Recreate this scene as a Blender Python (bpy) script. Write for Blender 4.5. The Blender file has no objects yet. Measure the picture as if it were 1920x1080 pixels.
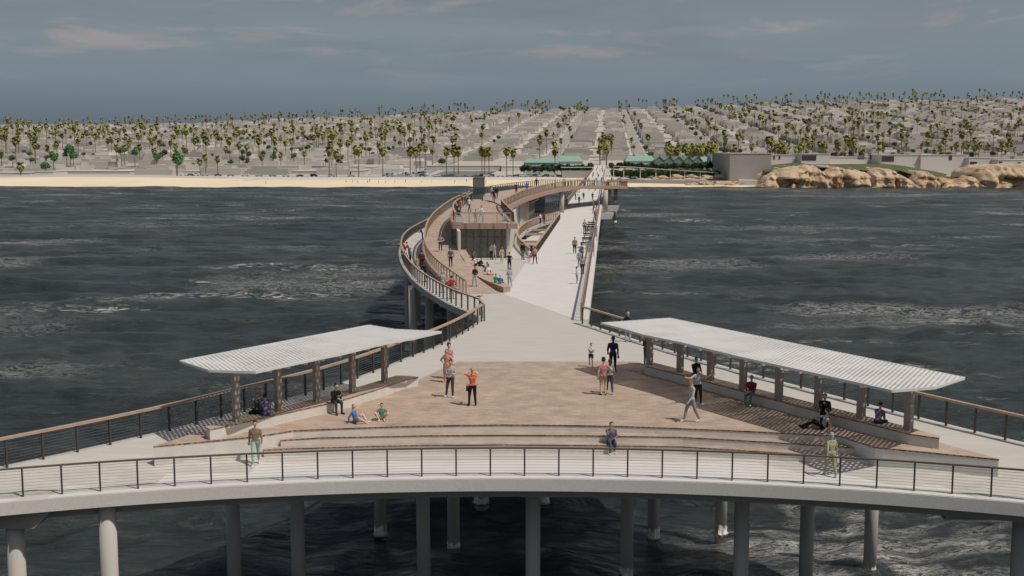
import bpy, bmesh, math, random
import numpy as np
from mathutils import Vector, Matrix, geometry
random.seed(7); RNG = np.random.RandomState(5)
PI = math.pi
SC = bpy.context.scene
COL = SC.collection

# ------------------------------------------------------------------ camera
F = 2200.0; CAMH = 11.3; TH = math.atan(259/F); CT, ST = math.cos(TH), math.sin(TH)
WATER = -8.8
def ray(x, y):
    u, v = x-960, y-540
    return np.array([u, F*CT - v*ST, -F*ST - v*CT])
def G(x, y, z=0.0):
    """world point at height z seen at photo position x, y"""
    d = ray(x, y); t = (z-CAMH)/d[2]
    return Vector((d[0]*t, d[1]*t, z))
def GI(x, y, zf, y0=30.0, y1=900.0):
    """first crossing of the sight line with the surface z = zf(X, Y)"""
    d = ray(x, y); d = d/d[1]
    a = y0; n = 900
    prev = a
    for i in range(1, n+1):
        Y = y0*(y1/y0)**(i/n)
        if CAMH + d[2]*Y - zf(d[0]*Y, Y) <= 0:
            lo, hi = prev, Y
            for _ in range(40):
                m = (lo+hi)/2
                if CAMH + d[2]*m - zf(d[0]*m, m) <= 0: hi = m
                else: lo = m
            Y = hi
            return Vector((d[0]*Y, Y, CAMH + d[2]*Y))
        prev = Y
    return G(x, y, 0)

# ------------------------------------------------------------------ materials
def new_mat(name):
    m = bpy.data.materials.new(name); m.use_nodes = True
    nt = m.node_tree; b = nt.nodes['Principled BSDF']
    return m, nt, b
def mat(name, col, rough=.7, var=.12, scale=3.0, bump=0.0, bscale=None, metal=0.0, stretch=(1,1,1), spec=.5, coord='Object'):
    m, nt, b = new_mat(name)
    N, L = nt.nodes, nt.links
    b.inputs['Roughness'].default_value = rough
    b.inputs['Metallic'].default_value = metal
    b.inputs['Specular IOR Level'].default_value = spec
    tc = N.new('ShaderNodeTexCoord'); mp = N.new('ShaderNodeMapping')
    mp.inputs['Scale'].default_value = stretch
    L.new(tc.outputs[coord], mp.inputs['Vector'])
    nz = N.new('ShaderNodeTexNoise'); nz.inputs['Scale'].default_value = scale; nz.inputs['Detail'].default_value = 5
    L.new(mp.outputs[0], nz.inputs['Vector'])
    cr = N.new('ShaderNodeValToRGB')
    cr.color_ramp.elements[0].position = .3; cr.color_ramp.elements[1].position = .7
    cr.color_ramp.elements[0].color = tuple(c*(1-var) for c in col)+(1,)
    cr.color_ramp.elements[1].color = tuple(min(1, c*(1+var)) for c in col)+(1,)
    L.new(nz.outputs['Fac'], cr.inputs['Fac']); L.new(cr.outputs[0], b.inputs['Base Color'])
    if bump:
        n2 = N.new('ShaderNodeTexNoise'); n2.inputs['Scale'].default_value = bscale or scale*4; n2.inputs['Detail'].default_value = 4
        L.new(mp.outputs[0], n2.inputs['Vector'])
        bp = N.new('ShaderNodeBump'); bp.inputs['Strength'].default_value = bump; bp.inputs['Distance'].default_value = .05
        L.new(n2.outputs['Fac'], bp.inputs['Height']); L.new(bp.outputs[0], b.inputs['Normal'])
    return m
_flat = {}
def paint(col, rough=.75):
    """cloth, skin, hair: a colour with a little weave"""
    k = (tuple(round(c, 3) for c in col), rough)
    if k not in _flat:
        _flat[k] = mat('cloth_%02d' % len(_flat), col, rough, .1, 9.0, spec=.25)
    return _flat[k]

def mat_brick():
    m, nt, b = new_mat('terracotta_pavers'); N, L = nt.nodes, nt.links
    tc = N.new('ShaderNodeTexCoord'); mp = N.new('ShaderNodeMapping')
    L.new(tc.outputs['Object'], mp.inputs['Vector']); mp.inputs['Rotation'].default_value = (0, 0, .08)
    br = N.new('ShaderNodeTexBrick'); L.new(mp.outputs[0], br.inputs['Vector'])
    br.inputs['Scale'].default_value = 1.0; br.inputs['Brick Width'].default_value = .40; br.inputs['Row Height'].default_value = .10
    br.inputs['Mortar Size'].default_value = .004; br.inputs['Mortar Smooth'].default_value = .3; br.inputs['Bias'].default_value = -.1
    br.inputs['Color1'].default_value = (.47, .365, .29, 1); br.inputs['Color2'].default_value = (.36, .27, .21, 1)
    br.inputs['Mortar'].default_value = (.30, .235, .19, 1)
    nz = N.new('ShaderNodeTexNoise'); nz.inputs['Scale'].default_value = .9; nz.inputs['Detail'].default_value = 8; L.new(mp.outputs[0], nz.inputs['Vector'])
    mr = N.new('ShaderNodeMapRange'); mr.inputs[1].default_value = .3; mr.inputs[2].default_value = .7; mr.inputs[3].default_value = .84; mr.inputs[4].default_value = 1.14
    L.new(nz.outputs['Fac'], mr.inputs[0])
    mx = N.new('ShaderNodeMix'); mx.data_type = 'RGBA'; mx.blend_type = 'MULTIPLY'; mx.inputs[0].default_value = 1
    L.new(br.outputs['Color'], mx.inputs[6]); L.new(mr.outputs[0], mx.inputs[7]); L.new(mx.outputs[2], b.inputs['Base Color'])
    b.inputs['Roughness'].default_value = .85; b.inputs['Specular IOR Level'].default_value = .25
    return m
def mat_nosing():
    m, nt, b = new_mat('brick_nosing'); N, L = nt.nodes, nt.links
    tc = N.new('ShaderNodeTexCoord')
    br = N.new('ShaderNodeTexBrick'); L.new(tc.outputs['Object'], br.inputs['Vector'])
    br.inputs['Scale'].default_value = 1.0; br.inputs['Brick Width'].default_value = .22; br.inputs['Row Height'].default_value = .5
    br.inputs['Mortar Size'].default_value = .03
    br.inputs['Color1'].default_value = (.42, .26, .18, 1); br.inputs['Color2'].default_value = (.15, .09, .065, 1)
    br.inputs['Mortar'].default_value = (.09, .06, .045, 1); br.inputs['Bias'].default_value = -.2
    L.new(br.outputs['Color'], b.inputs['Base Color']); b.inputs['Roughness'].default_value = .9
    return m
def mat_perforated():
    m, nt, b = new_mat('perforated_metal'); N, L = nt.nodes, nt.links
    b.inputs['Base Color'].default_value = (.72, .70, .68, 1); b.inputs['Roughness'].default_value = .6
    tc = N.new('ShaderNodeTexCoord'); sp = N.new('ShaderNodeSeparateXYZ'); L.new(tc.outputs['Object'], sp.inputs[0])
    def M(op, a, bb=None, v=None):
        n = N.new('ShaderNodeMath'); n.operation = op
        L.new(a, n.inputs[0])
        if bb is not None: L.new(bb, n.inputs[1])
        if v is not None: n.inputs[1].default_value = v
        return n.outputs[0]
    P = .21
    u = M('MULTIPLY', sp.outputs[0], v=1/P); w = M('MULTIPLY', sp.outputs[1], v=1/(P*.85))
    row = M('FLOOR', w); odd = M('MULTIPLY', M('MODULO', M('ABSOLUTE', row), v=2.0), v=.5)
    fu = M('SUBTRACT', M('FRACT', M('ADD', u, odd)), v=.5); fw = M('SUBTRACT', M('FRACT', w), v=.5)
    du = M('ABSOLUTE', fu); dw = M('ABSOLUTE', fw)
    # each slot a little different in size, like a shimmering pattern
    nz = N.new('ShaderNodeTexNoise'); nz.inputs['Scale'].default_value = .55; nz.inputs['Detail'].default_value = 3; L.new(tc.outputs['Object'], nz.inputs['Vector'])
    mr = N.new('ShaderNodeMapRange'); mr.inputs[1].default_value = .33; mr.inputs[2].default_value = .62; mr.inputs[3].default_value = .11; mr.inputs[4].default_value = .27
    L.new(nz.outputs['Fac'], mr.inputs[0])
    a = M('LESS_THAN', du, mr.outputs[0]); c = M('LESS_THAN', dw, v=.31); hole = M('MULTIPLY', a, c)
    tr = N.new('ShaderNodeBsdfTransparent'); mx = N.new('ShaderNodeMixShader')
    L.new(hole, mx.inputs[0]); L.new(b.outputs[0], mx.inputs[1]); L.new(tr.outputs[0], mx.inputs[2])
    L.new(mx.outputs[0], N['Material Output'].inputs['Surface'])
    return m
def mat_glass(name, col, alpha=.5):
    m, nt, b = new_mat(name); N, L = nt.nodes, nt.links
    b.inputs['Base Color'].default_value = col+(1,); b.inputs['Roughness'].default_value = .05
    tr = N.new('ShaderNodeBsdfTransparent'); mx = N.new('ShaderNodeMixShader'); mx.inputs[0].default_value = alpha
    L.new(tr.outputs[0], mx.inputs[1]); L.new(b.outputs[0], mx.inputs[2]); L.new(mx.outputs[0], N['Material Output'].inputs['Surface'])
    return m
def mat_water():
    m, nt, b = new_mat('sea_water'); N, L = nt.nodes, nt.links
    b.inputs['Roughness'].default_value = .22; b.inputs['IOR'].default_value = 1.33; b.inputs['Specular IOR Level'].default_value = .5
    tc = N.new('ShaderNodeTexCoord')
    def noise(scale, stretch, detail=6, dist=0.0, rough=.55):
        mp = N.new('ShaderNodeMapping'); mp.inputs['Scale'].default_value = stretch; L.new(tc.outputs['Object'], mp.inputs['Vector'])
        n = N.new('ShaderNodeTexNoise'); n.inputs['Scale'].default_value = scale; n.inputs['Detail'].default_value = detail
        n.inputs['Distortion'].default_value = dist; n.inputs['Roughness'].default_value = rough
        L.new(mp.outputs[0], n.inputs['Vector']); return n.outputs['Fac']
    def rng(x, a, c, d=0., e=1.):
        r = N.new('ShaderNodeMapRange'); L.new(x, r.inputs[0])
        for i, v in enumerate((a, c, d, e)): r.inputs[i+1].default_value = v
        return r.outputs[0]
    def mul(x, y):
        n = N.new('ShaderNodeMath'); n.operation = 'MULTIPLY'; L.new(x, n.inputs[0]); L.new(y, n.inputs[1]); return n.outputs[0]
    # foam: torn streaks inside scattered patches
    patch = rng(noise(.020, (.75, 1.9, 1), 3), .55, .70)
    tear = rng(noise(.34, (.8, 1.5, 1), 9, 1.6, .68), .50, .60)
    foam = mul(patch, tear)
    patch2 = rng(noise(.055, (.45, 1.5, 1), 4), .60, .70)
    tear2 = rng(noise(.9, (.6, 1.6, 1), 8, 1.2, .65), .50, .60)
    f2 = mul(patch2, tear2)
    mxf = N.new('ShaderNodeMath'); mxf.operation = 'MAXIMUM'; L.new(f2, mxf.inputs[1])
    # a broad churned field right of the pier head
    dm = N.new('ShaderNodeVectorMath'); dm.operation = 'SUBTRACT'; dm.inputs[1].default_value = (20, 59, WATER); L.new(tc.outputs['Object'], dm.inputs[0])
    ds = N.new('ShaderNodeVectorMath'); ds.operation = 'MULTIPLY'; ds.inputs[1].default_value = (.10, .10, 0); L.new(dm.outputs[0], ds.inputs[0])
    dl = N.new('ShaderNodeVectorMath'); dl.operation = 'LENGTH'; L.new(ds.outputs[0], dl.inputs[0])
    def ridge_(x, wdt):
        s_ = N.new('ShaderNodeMath'); s_.operation = 'SUBTRACT'; s_.inputs[1].default_value = .5; L.new(x, s_.inputs[0])
        a_ = N.new('ShaderNodeMath'); a_.operation = 'ABSOLUTE'; L.new(s_.outputs[0], a_.inputs[0]); return rng(a_.outputs[0], wdt, 0.)
    mass = rng(noise(.16, (.8, 1.3, 1), 5, .6, .6), .45, .60)
    lines = ridge_(noise(.55, (.75, 1.5, 1), 9, 1.2, .70), .034)
    blob = rng(noise(.8, (.7, 1.5, 1), 10, .8, .74), .56, .64)
    lb = N.new('ShaderNodeMath'); lb.operation = 'MAXIMUM'; L.new(lines, lb.inputs[0]); L.new(blob, lb.inputs[1])
    l2 = ridge_(noise(1.15, (.75, 1.5, 1), 9, 1.6, .68), .06); b2 = rng(noise(1.5, (.8, 1.5, 1), 8, 1.0, .7), .53, .60)
    lb2 = N.new('ShaderNodeMath'); lb2.operation = 'MAXIMUM'; L.new(l2, lb2.inputs[0]); L.new(b2, lb2.inputs[1])
    churn = mul(mul(rng(dl.outputs['Value'], 1.25, .65), mass), lb2.outputs[0])
    foam = mul(patch, lb.outputs[0])
    L.new(foam, mxf.inputs[0])
    mx3 = N.new('ShaderNodeMath'); mx3.operation = 'MAXIMUM'; L.new(mxf.outputs[0], mx3.inputs[0]); L.new(churn, mx3.inputs[1])
    ff = N.new('ShaderNodeMath'); ff.operation = 'MULTIPLY'; ff.inputs[1].default_value = 1.0; L.new(mx3.outputs[0], ff.inputs[0])
    tone = N.new('ShaderNodeMix'); tone.data_type = 'RGBA'
    tone.inputs[6].default_value = (.020, .026, .028, 1); tone.inputs[7].default_value = (.036, .047, .041, 1)
    L.new(rng(noise(.05, (.6, 1.6, 1), 5), .35, .65), tone.inputs[0])
    fc = N.new('ShaderNodeMix'); fc.data_type = 'RGBA'; fc.inputs[7].default_value = (.54, .52, .48, 1)
    L.new(ff.outputs[0], fc.inputs[0]); L.new(tone.outputs[2], fc.inputs[6]); L.new(fc.outputs[2], b.inputs['Base Color'])
    L.new(rng(ff.outputs[0], 0, 1, .20, .8), b.inputs['Roughness'])
    h1 = noise(.55, (.5, 1.2, 1), 8, .6, .6); h2 = noise(.10, (.5, 1.3, 1), 4, .5)
    ad = N.new('ShaderNodeMath'); ad.operation = 'MULTIPLY_ADD'; L.new(h2, ad.inputs[0]); ad.inputs[1].default_value = 3.5; L.new(h1, ad.inputs[2])
    bp = N.new('ShaderNodeBump'); bp.inputs['Strength'].default_value = 1.0; bp.inputs['Distance'].default_value = 1.3
    L.new(ad.outputs[0], bp.inputs['Height']); L.new(bp.outputs[0], b.inputs['Normal'])
    return m
def mat_leaf(name, c1, c2, scale=.6):
    m, nt, b = new_mat(name); N, L = nt.nodes, nt.links
    tc = N.new('ShaderNodeTexCoord'); nz = N.new('ShaderNodeTexNoise'); nz.inputs['Scale'].default_value = scale; nz.inputs['Detail'].default_value = 3
    L.new(tc.outputs['Object'], nz.inputs['Vector'])
    oi = N.new('ShaderNodeObjectInfo')
    mx = N.new('ShaderNodeMix'); mx.data_type = 'RGBA'; mx.inputs[6].default_value = c1+(1,); mx.inputs[7].default_value = c2+(1,)
    r = N.new('ShaderNodeMapRange'); r.inputs[1].default_value = .35; r.inputs[2].default_value = .65
    L.new(nz.outputs['Fac'], r.inputs[0]); L.new(r.outputs[0], mx.inputs[0])
    hs = N.new('ShaderNodeHueSaturation'); L.new(mx.outputs[2], hs.inputs['Color'])
    mr = N.new('ShaderNodeMapRange'); mr.inputs[3].default_value = .8; mr.inputs[4].default_value = 1.25; L.new(oi.outputs['Random'], mr.inputs[0]); L.new(mr.outputs[0], hs.inputs['Value'])
    L.new(hs.outputs[0], b.inputs['Base Color']); b.inputs['Roughness'].default_value = .7; b.inputs['Specular IOR Level'].default_value = .2
    return m
def mat_cliff():
    m, nt, b = new_mat('sandstone'); N, L = nt.nodes, nt.links
    tc = N.new('ShaderNodeTexCoord')
    def noise(scale, st, det=8):
        mp = N.new('ShaderNodeMapping'); mp.inputs['Scale'].default_value = st; L.new(tc.outputs['Object'], mp.inputs['Vector'])
        n = N.new('ShaderNodeTexNoise'); n.inputs['Scale'].default_value = scale; n.inputs['Detail'].default_value = det; n.inputs['Roughness'].default_value = .65; L.new(mp.outputs[0], n.inputs['Vector']); return n
    n1 = noise(.16, (.35, .35, 1.8))
    cr = N.new('ShaderNodeValToRGB'); L.new(n1.outputs['Fac'], cr.inputs[0])
    e = cr.color_ramp.elements; e[0].position = .38; e[0].color = (.24, .125, .07, 1); e[1].position = .60; e[1].color = (.60, .47, .33, 1)
    x = e.new(.46); x.color = (.54, .39, .255, 1)
    L.new(cr.outputs[0], b.inputs['Base Color']); b.inputs['Roughness'].default_value = .95
    n2 = noise(.5, (1, 1, 2)); bp = N.new('ShaderNodeBump'); bp.inputs['Strength'].default_value = .9; bp.inputs['Distance'].default_value = 1.2
    L.new(n2.outputs['Fac'], bp.inputs['Height']); L.new(bp.outputs[0], b.inputs['Normal'])
    return m

M = dict(
    white=mat('smooth_pale_concrete', (.625, .60, .58), .8, .045, .5, .05, 30),
    conc=mat('brushed_concrete', (.50, .472, .435), .85, .07, .9, .15, 9, stretch=(.5, 4, 1)),
    fascia=mat('cast_concrete', (.67, .635, .585), .85, .07, 14, .15, 60),
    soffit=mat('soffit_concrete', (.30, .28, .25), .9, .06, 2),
    column=mat('column_concrete', (.46, .43, .39), .8, .08, 1.2, .1, 8, stretch=(1, 1, .3)),
    bench=mat('bench_concrete', (.63, .60, .555), .85, .07, 3, .1, 30),
    brick=mat_brick(), nosing=mat_nosing(), perf=mat_perforated(),
    rail=mat('bronze_handrail', (.32, .225, .165), .5, .08, 2),
    raild=mat('dark_bronze_handrail', (.15, .11, .088), .5, .08, 2),
    railwood=mat('timber_handrail', (.42, .30, .215), .6, .1, 3, stretch=(1, 1, 1)),
    post=mat('dark_bronze', (.075, .065, .058), .5, .1, 4, metal=.2),
    cable=mat('steel_cable', (.20, .19, .18), .45, .05, 5, metal=.5),
    cpost=mat('taupe_post', (.30, .265, .23), .7, .06, 3),
    canopyw=mat('white_painted_steel', (.66, .645, .62), .5, .04, 3),
    terra=mat('terracotta_fascia', (.40, .265, .20), .7, .08, 1.5),
    terrat=mat('terracotta_plank', (.44, .33, .26), .8, .12, 1.5, stretch=(1, 3, 1)),
    wallw=mat('pale_render_wall', (.60, .57, .52), .85, .05, .6),
    glass=mat_glass('shop_glazing', (.27, .275, .265), .5),
    dglass=mat_glass('dark_lift_glass', (.06, .09, .11), .72),
    frame=mat('window_frame', (.10, .10, .10), .5, .05, 3),
    dark=mat('dark_timber', (.07, .055, .045), .7, .1, 3),
    water=mat_water(), cliff=mat_cliff(),
    sand=mat('beach_sand', (.76, .64, .46), .95, .05, .05),
    foam=mat('foam_splash', (.65, .65, .62), .8, .5, 4.0),
    ground=mat('pale_ground', (.47, .43, .385), .95, .05, .02),
    road=mat('street_asphalt', (.33, .305, .28), .95, .05, .1),
    asph=mat('parking_asphalt', (.165, .16, .155), .95, .1, .2),
    grass=mat('clifftop_grass', (.085, .10, .035), .95, .25, .15, .3, 2),
    bld=mat('building_render', (.47, .435, .395), .9, .05, .03),
    bld2=mat('building_render_light', (.60, .565, .525), .9, .04, .03),
    bld3=mat('building_render_grey', (.36, .34, .315), .9, .05, .03),
    bdark=mat('building_window', (.055, .055, .055), .4, .1, .5),
    mint=mat('mint_roof', (.24, .39, .32), .6, .08, .5),
    mintw=mat('mint_wall', (.50, .58, .53), .8, .05, .3),
    trunk=mat('palm_trunk', (.16, .125, .09), .9, .2, 2),
    bark=mat('tree_bark', (.10, .08, .06), .9, .2, 3),
    palm=mat_leaf('palm_fronds', (.15, .16, .045), (.29, .275, .095), .8),
    skirt=mat('dry_fronds', (.22, .19, .09), .9, .2, 1),
    leafg=mat_leaf('green_leaves', (.04, .13, .045), (.09, .21, .075), .4),
    leafd=mat_leaf('dull_leaves', (.06, .068, .035), (.11, .115, .06), .4),
    tyre=mat('tyre_rubber', (.02, .02, .02), .8, .1, 5), carglass=mat('car_glass', (.03, .035, .04), .15, .1, 2),
)
PAINTS = {'white': (.62, .62, .60), 'silver': (.38, .39, .40), 'black': (.02, .02, .022), 'dark grey': (.075, .08, .085), 'teal': (.03, .18, .19),
          'blue grey': (.10, .14, .19), 'beige': (.35, .31, .24), 'yellow': (.50, .44, .08), 'red': (.30, .03, .03)}
CARP = {k: mat('car_paint_'+k.replace(' ', '_'), v, .3, .03, 1) for k, v in PAINTS.items()}

# ------------------------------------------------------------------ mesh builder
class MB:
    def __init__(s): s.v = []; s.f = []
    def add(s, vs, fs):
        o = len(s.v); s.v += [tuple(p) for p in vs]; s.f += [tuple(i+o for i in f) for f in fs]; return s
    def box(s, c, d, rz=0.0, taper=1.0):
        cx, cy, cz = c; x, y, z = d[0]/2, d[1]/2, d[2]/2
        vs = []
        for k, t in ((-z, 1.0), (z, taper)):
            for a, b in ((-x, -y), (x, -y), (x, y), (-x, y)):
                a, b = a*t, b*t
                vs.append((cx + a*math.cos(rz) - b*math.sin(rz), cy + a*math.sin(rz) + b*math.cos(rz), cz+k))
        return s.add(vs, [(3, 2, 1, 0), (4, 5, 6, 7), (0, 1, 5, 4), (1, 2, 6, 5), (2, 3, 7, 6), (3, 0, 4, 7)])
    def prism(s, poly, z0, z1):
        """solid with a plan outline; z0 and z1 numbers or lists"""
        n = len(poly); a = [z0]*n if not hasattr(z0, '__len__') else z0; b = [z1]*n if not hasattr(z1, '__len__') else z1
        area = sum(poly[i][0]*poly[(i+1) % n][1]-poly[(i+1) % n][0]*poly[i][1] for i in range(n))
        if area < 0: poly = poly[::-1]; a = a[::-1]; b = b[::-1]
        vs = [(p[0], p[1], a[i]) for i, p in enumerate(poly)] + [(p[0], p[1], b[i]) for i, p in enumerate(poly)]
        fs = [(i, (i+1) % n, n+(i+1) % n, n+i) for i in range(n)]
        tri = geometry.tessellate_polygon([[Vector((p[0], p[1], 0)) for p in poly]])
        for t in tri:
            pa = [poly[i] for i in t]
            ar = (pa[1][0]-pa[0][0])*(pa[2][1]-pa[0][1])-(pa[2][0]-pa[0][0])*(pa[1][1]-pa[0][1])
            t = t if ar > 0 else t[::-1]
            fs.append(tuple(n+i for i in t)); fs.append(tuple(t[::-1]))
        return s.add(vs, fs)
    def tube(s, pts, r, n=8, r2=None, flat=1.0, cap=True):
        pts = [Vector(p) for p in pts]; rings = []
        m = len(pts)
        for i, p in enumerate(pts):
            t = (pts[min(i+1, m-1)]-pts[max(i-1, 0)]).normalized()
            up = Vector((0, 0, 1)) if abs(t.z) < .95 else Vector((0, 1, 0))
            a = t.cross(up).normalized(); b = a.cross(t).normalized()
            rr = r if r2 is None else r + (r2-r)*i/max(1, m-1)
            rings.append([p + a*math.cos(2*PI*k/n)*rr + b*math.sin(2*PI*k/n)*rr*flat for k in range(n)])
        vs = [q for R in rings for q in R]
        fs = [(i*n+k, (i+1)*n+k, (i+1)*n+(k+1) % n, i*n+(k+1) % n) for i in range(m-1) for k in range(n)]
        if cap: fs += [tuple(range(n)), tuple(range((m-1)*n, m*n))[::-1]]
        return s.add(vs, fs)
    def ribbon(s, A, B, zA, zB, th):
        """slab between two long edges: A and B same length lists of xy; z lists"""
        n = len(A); vs = []
        for i in range(n):
            vs += [(A[i][0], A[i][1], zA[i]), (B[i][0], B[i][1], zB[i]), (B[i][0], B[i][1], zB[i]-th), (A[i][0], A[i][1], zA[i]-th)]
        fs = []
        for i in range(n-1):
            a, b = 4*i, 4*i+4
            for k in range(4): fs.append((a+k, a+(k+1) % 4, b+(k+1) % 4, b+k))
        fs += [(0, 3, 2, 1), (4*n-4, 4*n-3, 4*n-2, 4*n-1)]
        return s.add(vs, fs)
    def build(s, name, m, parent=None, smooth=False, loc=None):
        me = bpy.data.meshes.new(name); me.from_pydata(s.v, [], s.f); me.update()
        bm = bmesh.new(); bm.from_mesh(me); bmesh.ops.recalc_face_normals(bm, faces=bm.faces); bm.to_mesh(me); bm.free()
        if m: me.materials.append(m)
        if smooth: me.shade_smooth()
        o = bpy.data.objects.new(name, me); COL.objects.link(o)
        if loc is not None: o.location = loc
        if parent: o.parent = parent
        return o
def recenter(o, loc):
    """put a world-built mesh object's origin at loc"""
    loc = Vector(loc); o.data.transform(Matrix.Translation(-loc)); o.location = loc
def tag(o, label=None, cat=None, group=None, kind=None):
    if label: o['label'] = label
    if cat: o['category'] = cat
    if group: o['group'] = group
    if kind: o['kind'] = kind
    return o
def thing(name, label, cat, loc=(0, 0, 0), rz=0.0, group=None):
    o = bpy.data.objects.new(name, None); COL.objects.link(o); o.empty_display_size = .2
    o.location = loc; o.rotation_euler = (0, 0, rz)
    return tag(o, label, cat, group)
def kid(mb, name, m, root, smooth=False):
    """part given in world coordinates, hung under a thing that stands unrotated at root.location"""
    o = mb.build(name, m, None, smooth); o.data.transform(Matrix.Translation(-root.location)); o.parent = root; return o
def copy_tree(o, parent=None):
    c = o.copy(); COL.objects.link(c); c.parent = parent
    for ch in o.children: copy_tree(ch, c)
    return c
def resample(pts, step=None, n=None):
    P = [Vector(p) for p in pts]; d = [0]
    for i in range(1, len(P)): d.append(d[-1]+(P[i]-P[i-1]).length)
    if n is None: n = max(2, int(round(d[-1]/step))+1)
    out = []; j = 0
    for i in range(n):
        s = d[-1]*i/(n-1)
        while j < len(d)-2 and d[j+1] < s: j += 1
        out.append(P[j].lerp(P[j+1], (s-d[j])/max(1e-9, d[j+1]-d[j])))
    return out
def smooth_line(pts, it=3):
    P = [Vector(p) for p in pts]
    for _ in range(it):
        Q = [P[0]]
        for i in range(len(P)-1):
            Q += [P[i].lerp(P[i+1], .25), P[i].lerp(P[i+1], .75)]
        Q.append(P[-1]); P = Q
    return P
def offset2(pts, d):
    """shift a plan line to its right by d"""
    P = [Vector(p) for p in pts]; out = []
    for i, p in enumerate(P):
        t = P[min(i+1, len(P)-1)]-P[max(i-1, 0)]; t.z = 0; t.normalize()
        out.append(p + Vector((t.y, -t.x, 0))*d)
    return out
def inside(p, poly):
    c = False; n = len(poly); j = n-1
    for i in range(n):
        a, b = poly[i], poly[j]
        if (a[1] > p[1]) != (b[1] > p[1]) and p[0] < (b[0]-a[0])*(p[1]-a[1])/(b[1]-a[1])+a[0]: c = not c
        j = i
    return c
def sheet(poly, zf, step, th, hole=None):
    """slab over a plan outline whose top follows zf(x, y); th thick"""
    def dens(pl):
        o = []
        for i in range(len(pl)):
            a, b = Vector(pl[i][:2]), Vector(pl[(i+1) % len(pl)][:2]); k = max(1, int((b-a).length/step))
            o += [a.lerp(b, j/k) for j in range(k)]
        return o
    P = dens(poly); n0 = len(P); loops = [list(range(n0))]
    if hole:
        H = dens(hole); loops.append(list(range(n0, n0+len(H)))); P = P + H
    xs = [p[0] for p in P]; ys = [p[1] for p in P]; pts = list(P)
    x = min(xs)+step/2
    while x < max(xs):
        y = min(ys)+step/2
        while y < max(ys):
            if inside((x, y), poly) and not (hole and inside((x, y), hole)):
                pts.append(Vector((x, y)))
            y += step
        x += step
    edges = [(l[i], l[(i+1) % len(l)]) for l in loops for i in range(len(l))]
    v2, e2, f2, *_ = geometry.delaunay_2d_cdt(pts, edges, [], 0, 1e-4)
    mb = MB(); n = len(v2)
    tops = [(p[0], p[1], zf(p[0], p[1])) for p in v2]; fs = []
    for f in f2:
        c = sum((v2[i] for i in f), Vector((0, 0)))/len(f)
        if inside(c, poly) and not (hole and inside(c, hole)): fs.append(tuple(f))
    cnt = {}
    for f in fs:
        for i in range(len(f)):
            k = (f[i], f[(i+1) % len(f)]); kk = tuple(sorted(k)); cnt.setdefault(kk, []).append(k)
    allf = list(fs) + [tuple(i+n for i in f[::-1]) for f in fs]
    for kk, l in cnt.items():
        if len(l) == 1: a, b = l[0]; allf.append((b, a, a+n, b+n))
    mb.add(tops + [(x, y, z-th) for x, y, z in tops], allf)
    # drop loose verts
    used = sorted({i for f in allf for i in f}); mp = {u: i for i, u in enumerate(used)}
    mb.v = [mb.v[u] for u in used]; mb.f = [tuple(mp[i] for i in f) for f in mb.f]
    return mb
def sstep(a, b, x):
    t = max(0., min(1., (x-a)/(b-a))); return t*t*(3-2*t)
# ------------------------------------------------------------------ plan of the pier head
_fp = [(9,937),(78,930),(146,924),(212,919),(277,914),(340,910),(403,907),(466,904),(527,902),(587,900),(649,899),(709,896),(768,894),(827,893),(886,892),
       (945,891),(1004,892),(1063,893),(1122,894),(1182,895),(1241,897),(1301,899),(1363,900),(1424,902),(1485,905),(1547,909),(1611,913),(1675,918),(1740,923),(1807,928),(1875,935)]
_w = [G(x, y, -.95) for x, y in _fp]
_A = np.array([[2*p.x, 2*p.y, 1] for p in _w]); _b = np.array([p.x**2+p.y**2 for p in _w])
_s = np.linalg.lstsq(_A, _b, rcond=None)[0]
XC, YC = _s[0], _s[1]; RF = math.sqrt(_s[2]+XC**2+YC**2)      # rail circle of the curved walkway
_q = G(960, 853, -.95); RI = math.hypot(_q.x-XC, _q.y-YC)     # foot of the lowest step
print('arc', XC, YC, RF, RI)
def zf(x, y):
    r = math.hypot(x-XC, y-YC)
    d = max(0., r-RI+2.2*sstep(9, 18, abs(x-XC)))
    return min(0., -.95 + .28*sstep(8, 13, abs(x-XC))*min(1., d) + .055*d)
def GH(x, y): return GI(x, y, zf, 25, 200)
def XR(Y): return 4.63 + .0816*(Y-77)
def arc(R, x0, x1, n):
    return [(x, YC+math.sqrt(R*R-(x-XC)**2)) for x in np.linspace(x0, x1, n)]
def ext(a, b, d):
    v = (b-a).normalized(); return b+v*d

left_px = [(903,603),(893,612),(874,624),(851,637),(823,651),(792,664),(756,679),(693,703),(613,729),(554,747),(452,775),(414,785),(373,796),(331,807),(287,817),(240,828),(191,839),(152,848),(106,858),(50,868)]
right_px = [(1092,607),(1119,615),(1153,627),(1191,639),(1232,652),(1254,659),(1300,673),(1350,687),(1405,703),(1497,728),(1565,746),(1601,755),(1678,774),(1719,785),(1762,796),(1806,807),(1853,817),(1901,829)]
LR = [GH(x, y) for x, y in left_px]; LR.append(ext(LR[-4], LR[-1], 9))
RR = [GH(x, y) for x, y in right_px]; RR.append(ext(RR[-4], RR[-1], 9))
def fair(P, n=24):
    P = resample(P, n=n); Q = [p.copy() for p in P]
    for _ in range(3):
        for i in range(1, len(P)-1): Q[i] = (P[i-1]+P[i]*2+P[i+1])/4
        P = [q.copy() for q in Q]
    return P
LR = fair(LR); RR = fair(RR)
for p in LR+RR: p.z = zf(p.x, p.y)
ramp2_px = [(893,591),(855,577),(834,567),(814,555),(794,542),(776,528),(763,513),(753,498),(748,484),(747,470),(752,456),(765,443),(786,431)]
R2 = [G(x, y, 0) for x, y in ramp2_px]
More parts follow.
